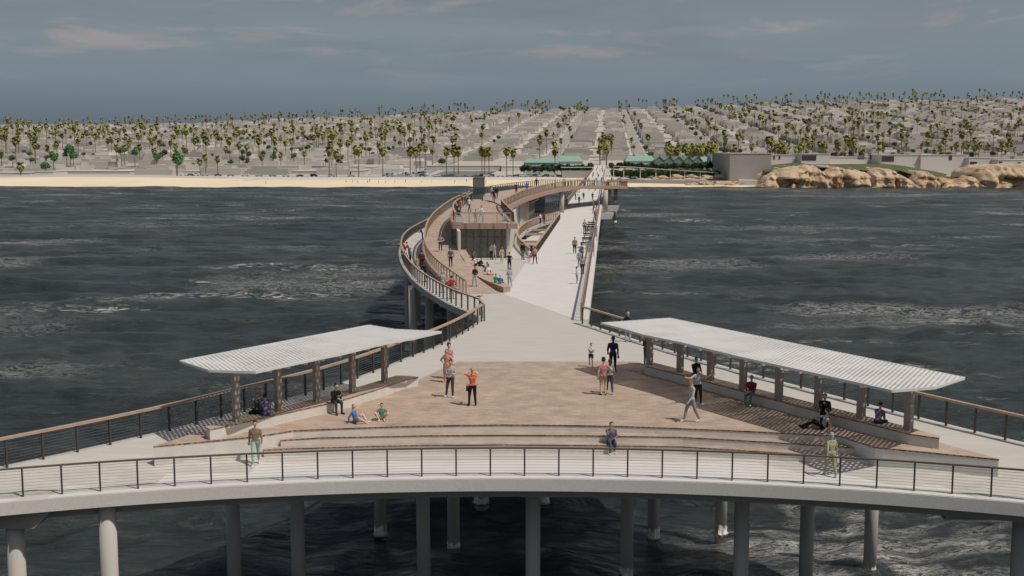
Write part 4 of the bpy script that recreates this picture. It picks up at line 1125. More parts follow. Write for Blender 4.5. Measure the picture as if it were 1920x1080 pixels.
# palms and trees of the streets
pal = []; tre = []
for u in streets:
    for side in (-6.6, 6.6):
        y = 800+R_.uniform(0, 30)
        dens = R_.choice([.25, .5, .8, .5]) if u else .8; densT = R_.choice([.35, .6, .8])
        while y < 2330:
            X = gx(u+side, y)
            if vis(X, y, 10):
                px_ = 960+F*X/y; k = 1.0
                if 860 < px_ < 1260 and u and y < 1900: k = .30
                if px_ < 520: k = 1.15
                if u == 0: k = 2
                if R_.random() < dens*k*.62: pal.append((X+R_.uniform(-1, 1), y, R_.uniform(11, 19) if R_.random() < .8 else R_.uniform(17, 24)))
                elif R_.random() < densT*k*.62: tre.append((X+R_.uniform(-1.5, 1.5), y, R_.uniform(5.5, 9.5)))
            y += R_.uniform(14, 30)*(1 if y < 1500 else 1.15)
for k in range(150):                     # in gardens
    y = R_.uniform(800, 1500); X = R_.uniform(-.46, .46)*y
    if 860 < 960+F*X/y < 1300: continue
    pal.append((X, y, R_.uniform(9, 17)))
for k in range(170):
    y = R_.uniform(790, 1900); X = R_.uniform(-.46, .46)*y
    if 800 < 960+F*X/y < 1300: continue
    tre.append((X, y, R_.uniform(5, 9)))
# groves seen behind the mint halls and right of them
for k in range(46):
    x = R_.uniform(1246, 1345); Y = R_.uniform(800, 900); pal.append(((x-960)*Y/F, Y, R_.uniform(11, 15)))
for k in range(22):
    x = R_.uniform(1440, 1500); Y = R_.uniform(780, 860); pal.append(((x-960)*Y/F, Y, R_.uniform(6, 12)))
for k in range(26):
    x = 1130+R_.uniform(-8, 16); Y = R_.uniform(800, 1150); pal.append(((x-960)*Y/F, Y, R_.uniform(9, 14)))
for k in range(40):
    x = R_.uniform(1480, 1930); Y = R_.uniform(790, 950); pal.append(((x-960)*Y/F, Y, R_.uniform(7, 13)))
for k in range(40):
    x = R_.choice([R_.uniform(1040, 1120), R_.uniform(1290, 1480), R_.uniform(1480, 1920)]); tre.append(((x-960)*2300/F, R_.uniform(2260, 2320), R_.uniform(6, 11)))
for k in range(80):
    x = R_.choice([R_.uniform(940, 1060), R_.uniform(1190, 1260), R_.uniform(1290, 1480), R_.uniform(1480, 1920), R_.uniform(1480, 1920), R_.uniform(300, 940)]); pal.append(((x-960)*2300/F, R_.uniform(2240, 2320), R_.uniform(11, 24)))
pal.sort(key=lambda p: -p[2]/p[1]); tre.sort(key=lambda p: -p[2]/p[1])
print('palms', len(pal), 'trees', len(tre), 'lots', len(lots))
NP = 275
for X, Y, h in pal[:NP]:
    w = 'large' if h/Y > .014 else 'middle sized'
    palm(X, Y, h, 1.3+.04*(h-8), '%s fan palm among the buildings %s' % (w, 'low on the '+zone(X, Y) if Y < 1050 else 'higher on the '+zone(X, Y)), 'fan palms of the hillside', R_.uniform(0, 6))
GREEN = [(29,297,320,3.0),(62,288,318,2.6),(66,300,318,2.6),(105,295,330,4.4),(90,311,332,3.8),(137,282,318,4.4),(130,284,318,3),(142,293,320,4),(257,287,309,4.2),(298,297,311,3.1),(336,301,330,5.2),(334,292,330,4.2),(232,284,305,3),(515,295,308,2.9),(553,293,308,2.9),(634,295,306,2.7),(460,286,306,2.9)]
gl = ['small green tree at the far left', 'green tree left of the pair behind the dune', 'lower green tree left of the pair behind the dune', 'large round green tree behind the dune', 'round green tree on a thin trunk directly above the dune',
      'tall green tree in the left cluster', 'narrow green tree in the left cluster', 'lower green tree in the left cluster', 'dense green tree left of the tallest green tree', 'small round green tree left of the parked cars',
      'largest green tree at the left end of the parked cars', 'upper green tree behind the largest one', 'small green tree above the pale blocks', 'small round green tree in the left middle', 'round green tree right of the small one in the left middle',
      'small green tree right of the first tall beach palm', 'small green tree on a stick trunk above the parked cars']
for (x, yc, yf, r_), w in zip(GREEN, gl):
    Y = 735 if yf > 325 else 780 if yf > 315 else 840
    X = (x-960)*Y/F; zt = CAMH - Y*math.tan(TH+math.atan((yc-r_*2.8-540)/F)); zg = land(X, Y)-.2
    btree(X, Y, zt-zg, r_, True, w, 'green broadleaf trees of the lower town')
NT = 255
for i, (X, Y, h) in enumerate(tre[:NT]):
    gr = R_.random() < .16
    btree(X, Y, h, h*.36, gr, '%s broadleaf tree %s' % ('green' if gr else 'dull dark', 'low on the '+zone(X, Y) if Y < 1150 else 'higher on the '+zone(X, Y)), 'small broadleaf trees of the hillside')
# the rest, far away, as two masses
def merged(name, items, proto_fn, m, lab, trunkr):
    mbv = []; mbf = []; off = 0
    protos = [(np.array(q.v), q.f) for q in proto_fn]
    for X, Y, h, s in items:
        v_, f_ = protos[R_.randrange(len(protos))]; a = R_.uniform(0, 6); ca, sa = math.cos(a), math.sin(a)
        z = land(X, Y); x_ = v_[:, 0]*s; y_ = v_[:, 1]*s
        mbv.append(np.stack([X+x_*ca-y_*sa, Y+x_*sa+y_*ca, v_[:, 2]*s+z+h], -1)); mbf += [tuple(i+off for i in f) for f in f_]; off += len(v_)
    me = bpy.data.meshes.new(name); me.from_pydata(np.concatenate(mbv).tolist(), [], mbf); me.materials.append(m)
    o = bpy.data.objects.new(name, me); COL.objects.link(o); tag(o, lab, 'trees', None, 'stuff')
    t = MB()
    for X, Y, h, s in items: t.tube([(X, Y, land(X, Y)-.3), (X, Y, land(X, Y)+h)], trunkr, 4, cap=False)
    c = t.build('trunks', M['trunk'], o); 
merged('distant_palms', [(X, Y, h, 1.35+.04*(h-8)) for X, Y, h in pal[NP:]], [palm_crown(s, 16, 3) for s in (5, 6, 7)], M['palm'], 'hundreds of distant fan palms on the upper hillside', .2)
merged('distant_trees', [(X, Y, h*.65, h*.36) for X, Y, h in tre[NT:]], [leafball(s, 60, 5, leaf=.32) for s in (51, 52)], M['leafd'], 'distant dark broadleaf trees on the upper hillside', .15)
# hedge planting at the landing
def grove(lab, x0, x1, yb, hh, n, Ya, Yb, seed):
    r2 = random.Random(seed)
    for k in range(n):
        x = x0+(x1-x0)*(k+r2.uniform(0, 1))/n; Y = r2.uniform(Ya, Yb); X = (x-960)*Y/F
        h = hh*r2.uniform(.75, 1.15); r0 = h*.55
        zg = CAMH - Y*math.tan(TH+math.atan((yb+r2.uniform(-2, 1)-540)/F))
        t = thing('shrub', lab, 'shrub', (X, Y, zg), r2.uniform(0, 6), 'bushes: '+lab[16:])
        a = tk0.copy(); COL.objects.link(a); a.parent = t; a.scale = (.5, .5, h*.4)
        b = r2.choice(lg).copy(); b.data = b.data; COL.objects.link(b); b.parent = t; b.location = (0, 0, h*.5); b.scale = (r0*1.25, r0, h*.58)
        b.material_slots[0].link = 'OBJECT'; b.material_slots[0].material = M['hedge']; b.name = 'foliage'
M['hedge'] = mat_leaf('hedge_leaves', (.018, .04, .014), (.05, .085, .03), .5)
grove('dark green bush in the hedge left of the pier landing', 979, 1106, 323, 4.6, 34, 726, 742, 5)
grove('dark green bush in the long planting right of the pier landing', 1146, 1372, 333, 5.0, 62, 696, 716, 6)
grove('dark green bush at the back of the planting before the mint halls', 1160, 1370, 318, 4.4, 44, 722, 738, 7)
for x, yc, lab in ((1146, 296, 'taller feathery tree at the left edge of the landing'), (1158, 293, 'tall feathery tree right of the pier landing'), (1107, 296, 'feathery grey green tree left of the pier landing')):
    Y = 745; X = (x-960)*Y/F; btree(X, Y, 9, 3.4, False, lab, 'trees at the pier landing', land(X, Y))

# ------------------------------------------------------------------ cars
def make_car(paint, kind):
    t = thing('parked_car', 'x', 'car')
    L, W = 4.5, 1.8; hh = 1.42 if kind == 'saloon' else 1.75
    prof = [(-2.25,.35),(-2.25,.78),(-2.1,.92),(-1.2,1.0),(-.55,hh-.02),(.75,hh),(1.5,1.05),(2.2,.92),(2.25,.4)] if kind == 'saloon' else [(-2.25,.4),(-2.25,.95),(-1.3,1.08),(-.8,hh-.02),(1.8,hh),(2.15,1.1),(2.25,.45)]
    def sec(y, s): return [(x, y, z if z < .95 else .95+(z-.95)) for x, z in prof]
    n = len(prof); mb = MB(); rows = []
    for y, k in ((-.9, 0), (-.88, 0), (-.68, 1), (.68, 1), (.88, 0), (.9, 0)):
        rows.append([(x, y, (z if k or z < 1.0 else 1.0)) for x, z in prof])
    vs = [p for r_ in rows for p in r_]; fs = [(i*n+j, i*n+(j+1) % n, (i+1)*n+(j+1) % n, (i+1)*n+j) for i in range(5) for j in range(n)]
    fs += [tuple(range(n)), tuple(range(5*n, 6*n))[::-1]]
    mb.add(vs, fs); mb.build('body', paint, t)
    g = MB(); z0 = 1.02; a, b = (-1.15, 1.4) if kind == 'saloon' else (-1.2, 2.0)
    ta, tb = (-.52, .72) if kind == 'saloon' else (-.78, 1.75)
    for s in (-1, 1): g.add([(a+.1, s*.86, z0-.03), (b-.1, s*.86, z0-.03), (tb, s*.73, hh-.1), (ta, s*.73, hh-.1)], [(0, 1, 2, 3)])
    g.add([(a-.05, -.7, z0), (a-.05, .7, z0), (ta-.05, .6, hh-.06), (ta-.05, -.6, hh-.06), (b+.07, -.7, z0), (b+.07, .7, z0), (tb+.07, .6, hh-.06), (tb+.07, -.6, hh-.06)], [(0, 1, 2, 3), (7, 6, 5, 4)])
    g.build('windows', M['carglass'], t)
    for x in (-1.4, 1.35):
        for s in (-1, 1):
            w = MB().tube([(x, s*.72, .33), (x, s*.93, .33)], .33, 14).build('wheel', M['tyre'], t); MB().tube([(x, s*.90, .33), (x, s*.94, .33)], .2, 10).build('rim', M['cable'], w)
    return t
cars = []
CL_ = list(PAINTS)
protoc = {}
def car(x, y, colr, rz, Y=None, kind='saloon', lab=''):
    Y = Y or 715; X = (x-960)*Y/F
    key = (colr, kind)
    if key not in protoc: protoc[key] = t = make_car(CARP[colr], kind)
    else: t = copy_tree(protoc[key])
    t.location = (X, Y, land(X, Y)+.18); t.rotation_euler = (0, 0, rz); tag(t, lab, 'car', 'cars parked by the beach')
row = [(346,'white'),(359,'dark grey'),(370,'white'),(387,'silver'),(411,'dark grey'),(435,'beige'),(462,'white'),(488,'silver'),(513,'beige'),(538,'white'),(564,'black'),(590,'black'),(623,'silver'),(660,'yellow'),
       (732,'silver'),(776,'white'),(793,'teal'),(820,'white'),(845,'blue grey'),(862,'silver'),(882,'silver'),(892,'blue grey'),(903,'black'),(913,'white'),(921,'blue grey'),(938,'white'),(955,'silver'),(968,'dark grey'),(980,'white'),
       (991,'silver'),(1001,'blue grey'),(1012,'white'),(1023,'dark grey'),(1031,'silver'),(1042,'white'),(1049,'dark grey'),(1058,'white'),(1076,'blue grey')]
num = ['leftmost','second','third','fourth','fifth','sixth','seventh','eighth','ninth','tenth','eleventh','twelfth','thirteenth','fourteenth','fifteenth','sixteenth','seventeenth','eighteenth','nineteenth','twentieth','twenty-first','twenty-second','twenty-third','twenty-fourth','twenty-fifth']
for i, (x, c) in enumerate(row):
    w = (num[i]+' from the left in the left row' if i else 'leftmost of the left row') if i < 14 else (num[i-14]+' from the left in the row before the middle palms' if i > 14 else 'leftmost in the row before the middle palms')
    car(x, 330, c, R_.choice([0, PI])+R_.uniform(-.06, .06), 714+R_.uniform(-2.5, 3), R_.choice(['saloon', 'saloon', 'van']), '%s parked car, %s' % (c, w))
for i in range(16):
    x = 722+i*4.9; Yq = 742+ (i*1.6)
    c = R_.choice(['white', 'silver', 'blue grey', 'black', 'red', 'white']); car(x, 320, c, 1.3, Yq, 'saloon', '%s parked car, %s of the rear car park row' % (c, num[i]+' from the left' if i else 'leftmost'))
for i in range(9):
    x = 742+i*7.5; c = R_.choice(['white', 'silver', 'blue grey']); car(x, 320, c, 1.35, 733+i, 'saloon', '%s parked car, %s of the front car park row' % (c, num[i]+' from the left' if i else 'leftmost'))
for o in crowns+skirts+lg+ld+[trunk0, tk0]: bpy.data.objects.remove(o)
# ------------------------------------------------------------------ people
def ik(a, b, l1, l2, hint):
    a, b, hint = Vector(a), Vector(b), Vector(hint); d = b-a; L = d.length
    mx = (l1+l2)*.995
    if L > mx: b = a+d*(mx/L); d = b-a; L = mx
    x = (l1*l1-l2*l2+L*L)/(2*L); h = math.sqrt(max(0, l1*l1-x*x)); u = d.normalized()
    n = hint-u*hint.dot(u); n.normalize(); return a+u*x+n*h, b
def caps(mb, a, b, ra, rb, n=10, sq=1.0, rings=3):
    """closed tapered capsule"""
    a, b = Vector(a), Vector(b); t = (b-a); L = t.length; t = t.normalized() if L > 1e-6 else Vector((0, 0, 1))
    up = Vector((0, 1, 0)) if abs(t.y) < .9 else Vector((1, 0, 0))
    s1 = t.cross(up).normalized(); s2 = s1.cross(t).normalized()
    prof = [(-ra*math.cos(q), ra*math.sin(q), 0) for q in [PI/2*k/rings for k in range(1, rings+1)]] + [(rb*math.sin(q), rb*math.cos(q), 1) for q in [PI/2*k/rings for k in range(0, rings)]]
    vs = [tuple(a-t*ra)]
    for z, r_, e in prof:
        c = (b if e else a)+t*z
        for k in range(n): vs.append(tuple(c+s1*math.cos(2*PI*k/n)*r_+s2*math.sin(2*PI*k/n)*r_*sq))
    vs.append(tuple(b+t*rb)); m = len(prof); fs = []
    for i in range(m-1):
        for k in range(n): fs.append((1+i*n+k, 1+i*n+(k+1) % n, 1+(i+1)*n+(k+1) % n, 1+(i+1)*n+k))
    for k in range(n): fs.append((0, 1+(k+1) % n, 1+k)); fs.append((len(vs)-1, 1+(m-1)*n+k, 1+(m-1)*n+(k+1) % n))
    mb.add(vs, fs)
POSES = {
 'stand': dict(), 'walk': dict(feet=[(-.09, -.27, .09), (.09, .30, .13)], hands=[(-.25, .20, .86), (.25, -.22, .90)], knee=(0, -1, 0)),
 'walk2': dict(feet=[(-.09, .30, .13), (.09, -.27, .09)], hands=[(-.25, -.22, .90), (.25, .20, .86)]),
 'contra': dict(feet=[(-.19, .02, .09), (.14, -.05, .09)], hands=[(-.05, -.27, 1.16), (.14, -.22, 1.14)], hip=(.03, 0)),
 'cross': dict(hands=[(.10, -.19, 1.20), (-.10, -.17, 1.24)], eh=(1, .2, -.6)),
 'photo': dict(feet=[(-.14, .0, .09), (.16, .0, .09)], hands=[(-.03, -.27, 1.52), (.06, -.27, 1.52)], eh=(1, 0, -.4)),
 'phone': dict(hands=[(-.07, -.27, 1.15), (.07, -.27, 1.17)]),
 'hips': dict(feet=[(-.13, 0, .09), (.13, 0, .09)], hands=[(-.17, -.06, 1.04), (.17, -.06, 1.04)], eh=(1, .5, 0)),
 'lean': dict(lean=(0, -.20), hands=[(-.16, -.52, 1.10), (.18, -.52, 1.10)], feet=[(-.12, .06, .09), (.12, .10, .09)]),
 'hug': dict(hands=[(-.24, 0, .84), (.46, -.06, 1.20)]), 'hugl': dict(hands=[(-.42, -.02, 1.14), (.24, 0, .84)]),
 'spread': dict(feet=[(-.12, 0, .09), (.12, -.1, .09)], hands=[(-.62, -.18, 1.30), (.60, -.22, 1.42)], eh=(0, 0, -1)),
 'point': dict(hands=[(-.24, 0, .84), (.50, -.35, 1.30)]),
 'sit': dict(pel=.55, feet=[(-.11, -.46, .09), (.10, -.42, .09)], hands=[(-.10, -.34, .66), (.10, -.34, .67)], knee=(0, -1, 1)),
 'sitlean': dict(pel=.55, feet=[(-.14, -.46, .09), (.14, -.42, .09)], hands=[(-.06, -.40, .78), (.07, -.42, .80)], lean=(0, -.16), knee=(0, -1, 1)),
 'sitphone': dict(pel=.55, feet=[(-.11, -.46, .09), (.10, -.30, .09)], hands=[(-.05, -.30, .95), (.12, -.32, .70)], knee=(0, -1, 1), lean=(0, -.05)),
 'floor': dict(pel=.13, feet=[(-.13, -.58, .09), (.13, -.55, .09)], hands=[(-.16, -.42, .42), (.14, -.42, .42)], lean=(0, -.08), knee=(0, -.3, 1)),
 'crossleg': dict(pel=.13, feet=[(.14, -.34, .07), (-.14, -.28, .07)], hands=[(-.22, -.26, .30), (.22, -.26, .30)], knee=(0, -1, .1), splay=1.6),
 'kneeup': dict(pel=.13, feet=[(-.13, -.36, .09), (.13, -.36, .09)], hands=[(-.30, -.34, .38), (.30, -.34, .38)], knee=(0, -.5, 1), splay=.9, lean=(0, .02)),
 'recline': dict(pel=.13, feet=[(-.10, -.80, .09), (.10, -.66, .09)], hands=[(-.12, -.40, .45), (.30, .30, .06)], lean=(.02, .14), knee=(0, -.2, 1)),
 'aside': dict(pel=.13, feet=[(-.05, -.55, .08), (.20, -.50, .08)], hands=[(-.22, .22, .06), (.08, -.20, .25)], lean=(0, .06), knee=(0, -.6, .5), splay=.5),
}
_body = {}
def body_mesh(pose, sleeve, leg, fem, fine):
    """sleeve: 0 bare, 1 short, 2 long; leg: 0 shorts, 1 knee length, 2 long"""
    key = (pose, sleeve, leg, fem, fine)
    if key in _body: return _body[key]
    P = POSES[pose]; C = []      # capsules: a, b, ra, rb, region, squash
    pz = P.get('pel', .95); hx, hy = P.get('hip', (0, 0)); lx, ly = P.get('lean', (0, 0))
    pel = Vector((hx, hy, pz)); up = Vector((lx, ly, .46)); up = up.normalized()*.46
    che = pel+up*.72; sh = pel+up*1.02; neck = sh+Vector((lx*.12, ly*.2-.004, .07)); head = neck+Vector((0, -.022, .135))
    sw = .165 if fem else .188
    C.append((pel+Vector((-.065, 0, -.01)), pel+Vector((.065, 0, -.01)), .112, .112, 'bottom', .9))
    C.append((pel+up*.12, pel+up*.45, .118 if not fem else .105, .112 if not fem else .098, 'top', .82))
    C.append((pel+up*.05, pel+up*.92, .122 if not fem else .108, .100 if not fem else .09, 'top', .86))
    C.append((pel+up*.3+Vector((-.045, 0, 0)), che+Vector((-.075, 0, 0)), .085, .10, 'top', 1)); C.append((pel+up*.3+Vector((.045, 0, 0)), che+Vector((.075, 0, 0)), .085, .10, 'top', 1))
    C.append((che+Vector((-.06, .0, -.04)), che+Vector((.06, .0, -.04)), .112, .112, 'top', .88))
    for s in (-1, 1): C.append((sh+Vector((s*.03, .01, -.012)), sh+Vector((s*(sw-.03), .01, -.048)), .056, .058, 'top', 1))
    C.append((sh+Vector((0, .01, -.01)), neck+Vector((0, 0, .05)), .052, .047, 'skin', 1))
    C.append((head+Vector((0, .012, .012)), head+Vector((0, .004, .040)), .086, .080, 'skin', 1.1))
    C.append((head+Vector((0, -.012, -.045)), head+Vector((0, -.020, .0)), .048, .062, 'skin', 1))
    if fine:
        C.append((head+Vector((0, -.088, .012)), head+Vector((0, -.100, -.012)), .010, .013, 'skin', 1))
        for s in (-1, 1): C.append((head+Vector((s*.083, .01, -.015)), head+Vector((s*.085, .014, .015)), .012, .014, 'skin', 1))
    hands = P.get('hands', [(-.25, -.02, .82), (.25, -.02, .82)]); feet = P.get('feet', [(-.10, .0, .09), (.10, -.02, .09)]); kn = P.get('knee', (0, -1, 0)); spl = P.get('splay', .08); eh = P.get('eh', (.5, .9, -.2))
    for i, s in ((0, -1), (1, 1)):
        hip = pel+Vector((s*.088, 0, -.02)); hint = Vector((s*spl, kn[1], kn[2]))
        k, an = ik(hip, feet[i], .43, .42, hint)
        C.append((hip, k, .102 if fem else .098, .070, 'thigh', 1)); C.append((k, an, .066, .048, 'shin', 1))
        C.append((k.lerp(an, .2)+Vector((0, .012, 0)), k.lerp(an, .45)+Vector((0, .010, 0)), .046, .044, 'shin', 1))
        fd = Vector((s*.25, -1, 0)).normalized()
        if an.z > .11: fd = Vector((s*.2, -1, -.45)).normalized()
        C.append((an+Vector((0, .02, -.040)), an+fd*.15+Vector((0, 0, -.048)), .046, .041, 'shoe', .9))
        shd = sh+Vector((s*(sw-.008), .01, -.052)); el, wr = ik(shd, hands[i], .29, .25, Vector((s*eh[0], eh[1], eh[2])))
        C.append((shd, el, .064 if not fem else .055, .050, 'uarm', 1)); C.append((el, wr, .048, .034, 'farm', 1))
        hd = (wr-el).normalized(); wide = hd.cross(Vector((0, 1, 0)));
        if wide.length < .2: wide = Vector((1, 0, 0))
        wide.normalize(); nrm = hd.cross(wide).normalized()
        palm_ = wr+hd*.07
        for q in (-.5, .5): C.append((wr+hd*.02+wide*q*.03, palm_+wide*q*.045, .020, .018, 'skin', 1))
        if fine:
            for q, (o_, L_) in enumerate(((-1.5, .055), (-.5, .072), (.5, .068), (1.5, .05))):
                b0 = palm_+wide*o_*.0235; m_ = b0+hd*L_*.55+wide*o_*.003+nrm*.006; C.append((b0, m_, .0115, .0105, 'skin', 1)); C.append((m_, m_+hd*L_*.45+nrm*.018, .0105, .009, 'skin', 1))
            b0 = wr+hd*.025-wide*.03; C.append((b0, b0+hd*.035-wide*.028+nrm*.008, .013, .011, 'skin', 1)); b1 = b0+hd*.035-wide*.028+nrm*.008; C.append((b1, b1+hd*.028-wide*.008+nrm*.008, .011, .009, 'skin', 1))
        else: C.append((palm_, palm_+hd*.07, .022, .016, 'skin', .7))
    mb = MB()
    for a, b, ra, rb, reg, sq in C: caps(mb, a, b, ra, rb, 12 if fine else 8, sq)
    o = mb.build('body_tmp', None); md = o.modifiers.new('r', 'REMESH'); md.mode = 'VOXEL'; md.voxel_size = .011 if fine else .022
    sm = o.modifiers.new('s', 'SMOOTH'); sm.factor = .5; sm.iterations = 3 if fine else 1
    dc = o.modifiers.new('d', 'DECIMATE'); dc.ratio = .45 if fine else .4
    dg = bpy.context.evaluated_depsgraph_get(); me = bpy.data.meshes.new_from_object(o.evaluated_get(dg)); old = o.data; bpy.data.objects.remove(o); bpy.data.meshes.remove(old)
    me.name = 'body'; me.shade_smooth()
    A = np.array([c[0] for c in C]); B = np.array([c[1] for c in C]); Ra = np.array([c[2] for c in C]); Rb = np.array([c[3] for c in C])
    n = len(me.polygons); cen = np.empty(n*3); me.polygons.foreach_get('center', cen); cen = cen.reshape(-1, 3)
    upn = np.array(up.normalized()); AB = B-A; L2 = (AB**2).sum(1)+1e-9
    t = np.clip(((cen[:, None]-A)*AB).sum(2)/L2, 0, 1); dd = np.linalg.norm(cen[:, None]-(A+t[..., None]*AB), axis=2)-(Ra+(Rb-Ra)*t)
    j = dd.argmin(1); tt = t[np.arange(n), j]; idx = np.zeros(n, np.int32)
    for q in range(n):
        r_ = C[j[q]][4]; u = tt[q]
        if r_ == 'top': k = 1
        elif r_ == 'bottom': k = 2
        elif r_ == 'thigh': k = 2 if (leg == 2 or (leg == 1) or u < .72) else 0
        elif r_ == 'shin': k = 2 if leg == 2 or (leg == 1 and u < .05) else 0
        elif r_ == 'shoe': k = 3
        elif r_ == 'uarm': k = 1 if (sleeve == 2 or (sleeve == 1 and u < .6)) else 0
        elif r_ == 'farm': k = 1 if sleeve == 2 else 0
        else: k = 0
        if r_ in ('top', 'bottom', 'thigh'):
            sv = (cen[q]-np.array(pel)) @ upn
            if r_ != 'thigh' and sv < -.005: k = 2
            elif sv > .0 and abs(cen[q][0]-pel.x) < .2 and (r_ != 'thigh' or pz > .8): k = 1
        idx[q] = k
    for _ in range(4): me.materials.append(None)
    me.polygons.foreach_set('material_index', idx); me.update()
    _body[key] = (me, head.copy(), sh.copy(), pel.copy()); return _body[key]
_hair = {}
def hair_mesh(style):
    if style in _hair: return _hair[style]
    mb = MB()
    caps(mb, (0, .022, .030), (0, .018, .052), .088, .084, 14, 1.08, 4)
    if style == 'long': caps(mb, (0, .055, .03), (0, .075, -.20), .078, .045, 12, .6, 4)
    if style == 'bob': caps(mb, (0, .040, .03), (0, .050, -.07), .090, .070, 12, .8, 4)
    if style == 'bun': caps(mb, (0, .08, .10), (0, .085, .13), .04, .04, 10, 1, 3)
    if style == 'curly': 
        for k in range(16):
            a = k*2.4; z = -.01+.010*k; r_ = .075*math.sqrt(max(.05, 1-((z-.04)/.12)**2)); caps(mb, (math.cos(a)*r_, .03+math.sin(a)*r_*.9+.0, z+.01), (math.cos(a)*r_, .035+math.sin(a)*r_, z+.02), .036, .034, 7, 1, 2)
    if style == 'pony': caps(mb, (0, .10, .06), (0, .14, -.14), .032, .020, 8, 1, 2)
    if style == 'hood': caps(mb, (0, .03, -.02), (0, .02, .05), .105, .10, 12, 1, 3)
    o = mb.build('hair', None, None, True); me = o.data; bpy.data.objects.remove(o); me.materials.append(None); _hair[style] = me; return me
SKN = {'l': (.62, .42, .32), 'm': (.44, .28, .19), 'd': (.11, .065, .045), 't': (.54, .36, .26)}
HC = {'black': (.012, .011, .010), 'brown': (.06, .035, .022), 'blond': (.42, .30, .15), 'red': (.24, .09, .04), 'grey': (.38, .37, .36), 'dark': (.025, .02, .017)}
CC = {'black': (.014, .014, .016), 'navy': (.018, .030, .065), 'white': (.62, .61, .60), 'grey': (.26, .26, .27), 'lgrey': (.42, .42, .43), 'tan': (.24, .17, .11), 'mint': (.30, .46, .41), 'lime': (.36, .355, .22), 'olive': (.30, .32, .15),
      'purple': (.15, .12, .20), 'jeans': (.045, .085, .14), 'pink': (.48, .21, .24), 'coral': (.62, .14, .07), 'blue': (.09, .17, .44), 'green': (.03, .30, .13), 'gteal': (.10, .22, .18), 'khaki': (.36, .29, .17), 'maroon': (.16, .02, .035),
      'dgrey': (.055, .055, .06), 'red': (.38, .05, .04), 'peach': (.62, .33, .24), 'cream': (.55, .49, .38), 'brown': (.10, .06, .04), 'floral': (.50, .28, .25), 'yellow': (.50, .40, .14), 'beige': (.38, .31, .24)}
eye_m = mat('eye', (.02, .02, .02), .3, 0.0, 1)
_eye = MB()
for s in (-1, 1): caps(_eye, (s*.031, -.080, .018), (s*.032, -.0801, .018), .0085, .0085, 8, 1, 2)
_eyeo = _eye.build('eyes', eye_m); _eyem = _eyeo.data; bpy.data.objects.remove(_eyeo)
def person(loc, face, pose, top, bot, label, hair='black', style='short', skin='t', sleeve=2, leg=2, shoe='black', h=1.72, fem=False, fine=False, dress=None, group=None):
    me, head, sh, pel = body_mesh(pose, sleeve, leg, fem, fine)
    o = bpy.data.objects.new('person', me); COL.objects.link(o)
    for i, c in enumerate((SKN[skin], CC[top], CC[bot], CC[shoe])):
        s = o.material_slots[i]; s.link = 'OBJECT'; s.material = paint(c)
    s_ = h/1.72; o.scale = (s_, s_, s_); o.location = Vector(loc) - Vector((0, 0, .0)); o.rotation_euler = (0, 0, math.radians(face)); tag(o, label, 'person', group)
    hm = bpy.data.objects.new('hair', hair_mesh(style)); COL.objects.link(hm); hm.parent = o; hm.location = head; ss = hm.material_slots[0]; ss.link = 'OBJECT'; ss.material = paint(HC[hair], .6)
    if fine:
        e = bpy.data.objects.new('eyes', _eyem); COL.objects.link(e); e.parent = o; e.location = head
    if dress:
        mb = MB(); n = 18; rings = [(sh.z-.10, .135, .11), (sh.z-.28, .118, .10), (pel.z+.04, .135, .125), (pel.z-.12, .165, .155), (pel.z-.34, .20, .19)]
        vs = [(math.cos(2*PI*k/n)*a*(1+.05*math.sin(k*2.1+i)), math.sin(2*PI*k/n)*b*(1+.05*math.cos(k*1.7)), z) for i, (z, a, b) in enumerate(rings) for k in range(n)]
        fs = [(i*n+k, i*n+(k+1) % n, (i+1)*n+(k+1) % n, (i+1)*n+k) for i in range(4) for k in range(n)]
        mb.add(vs, fs); mb.build('dress', paint(CC[dress]), o, True)
    return o
P0 = lambda x, y, z=.006: G(x, y, z)
def PH(x, y):
    p = GH(x, y); p.z += .006; return p
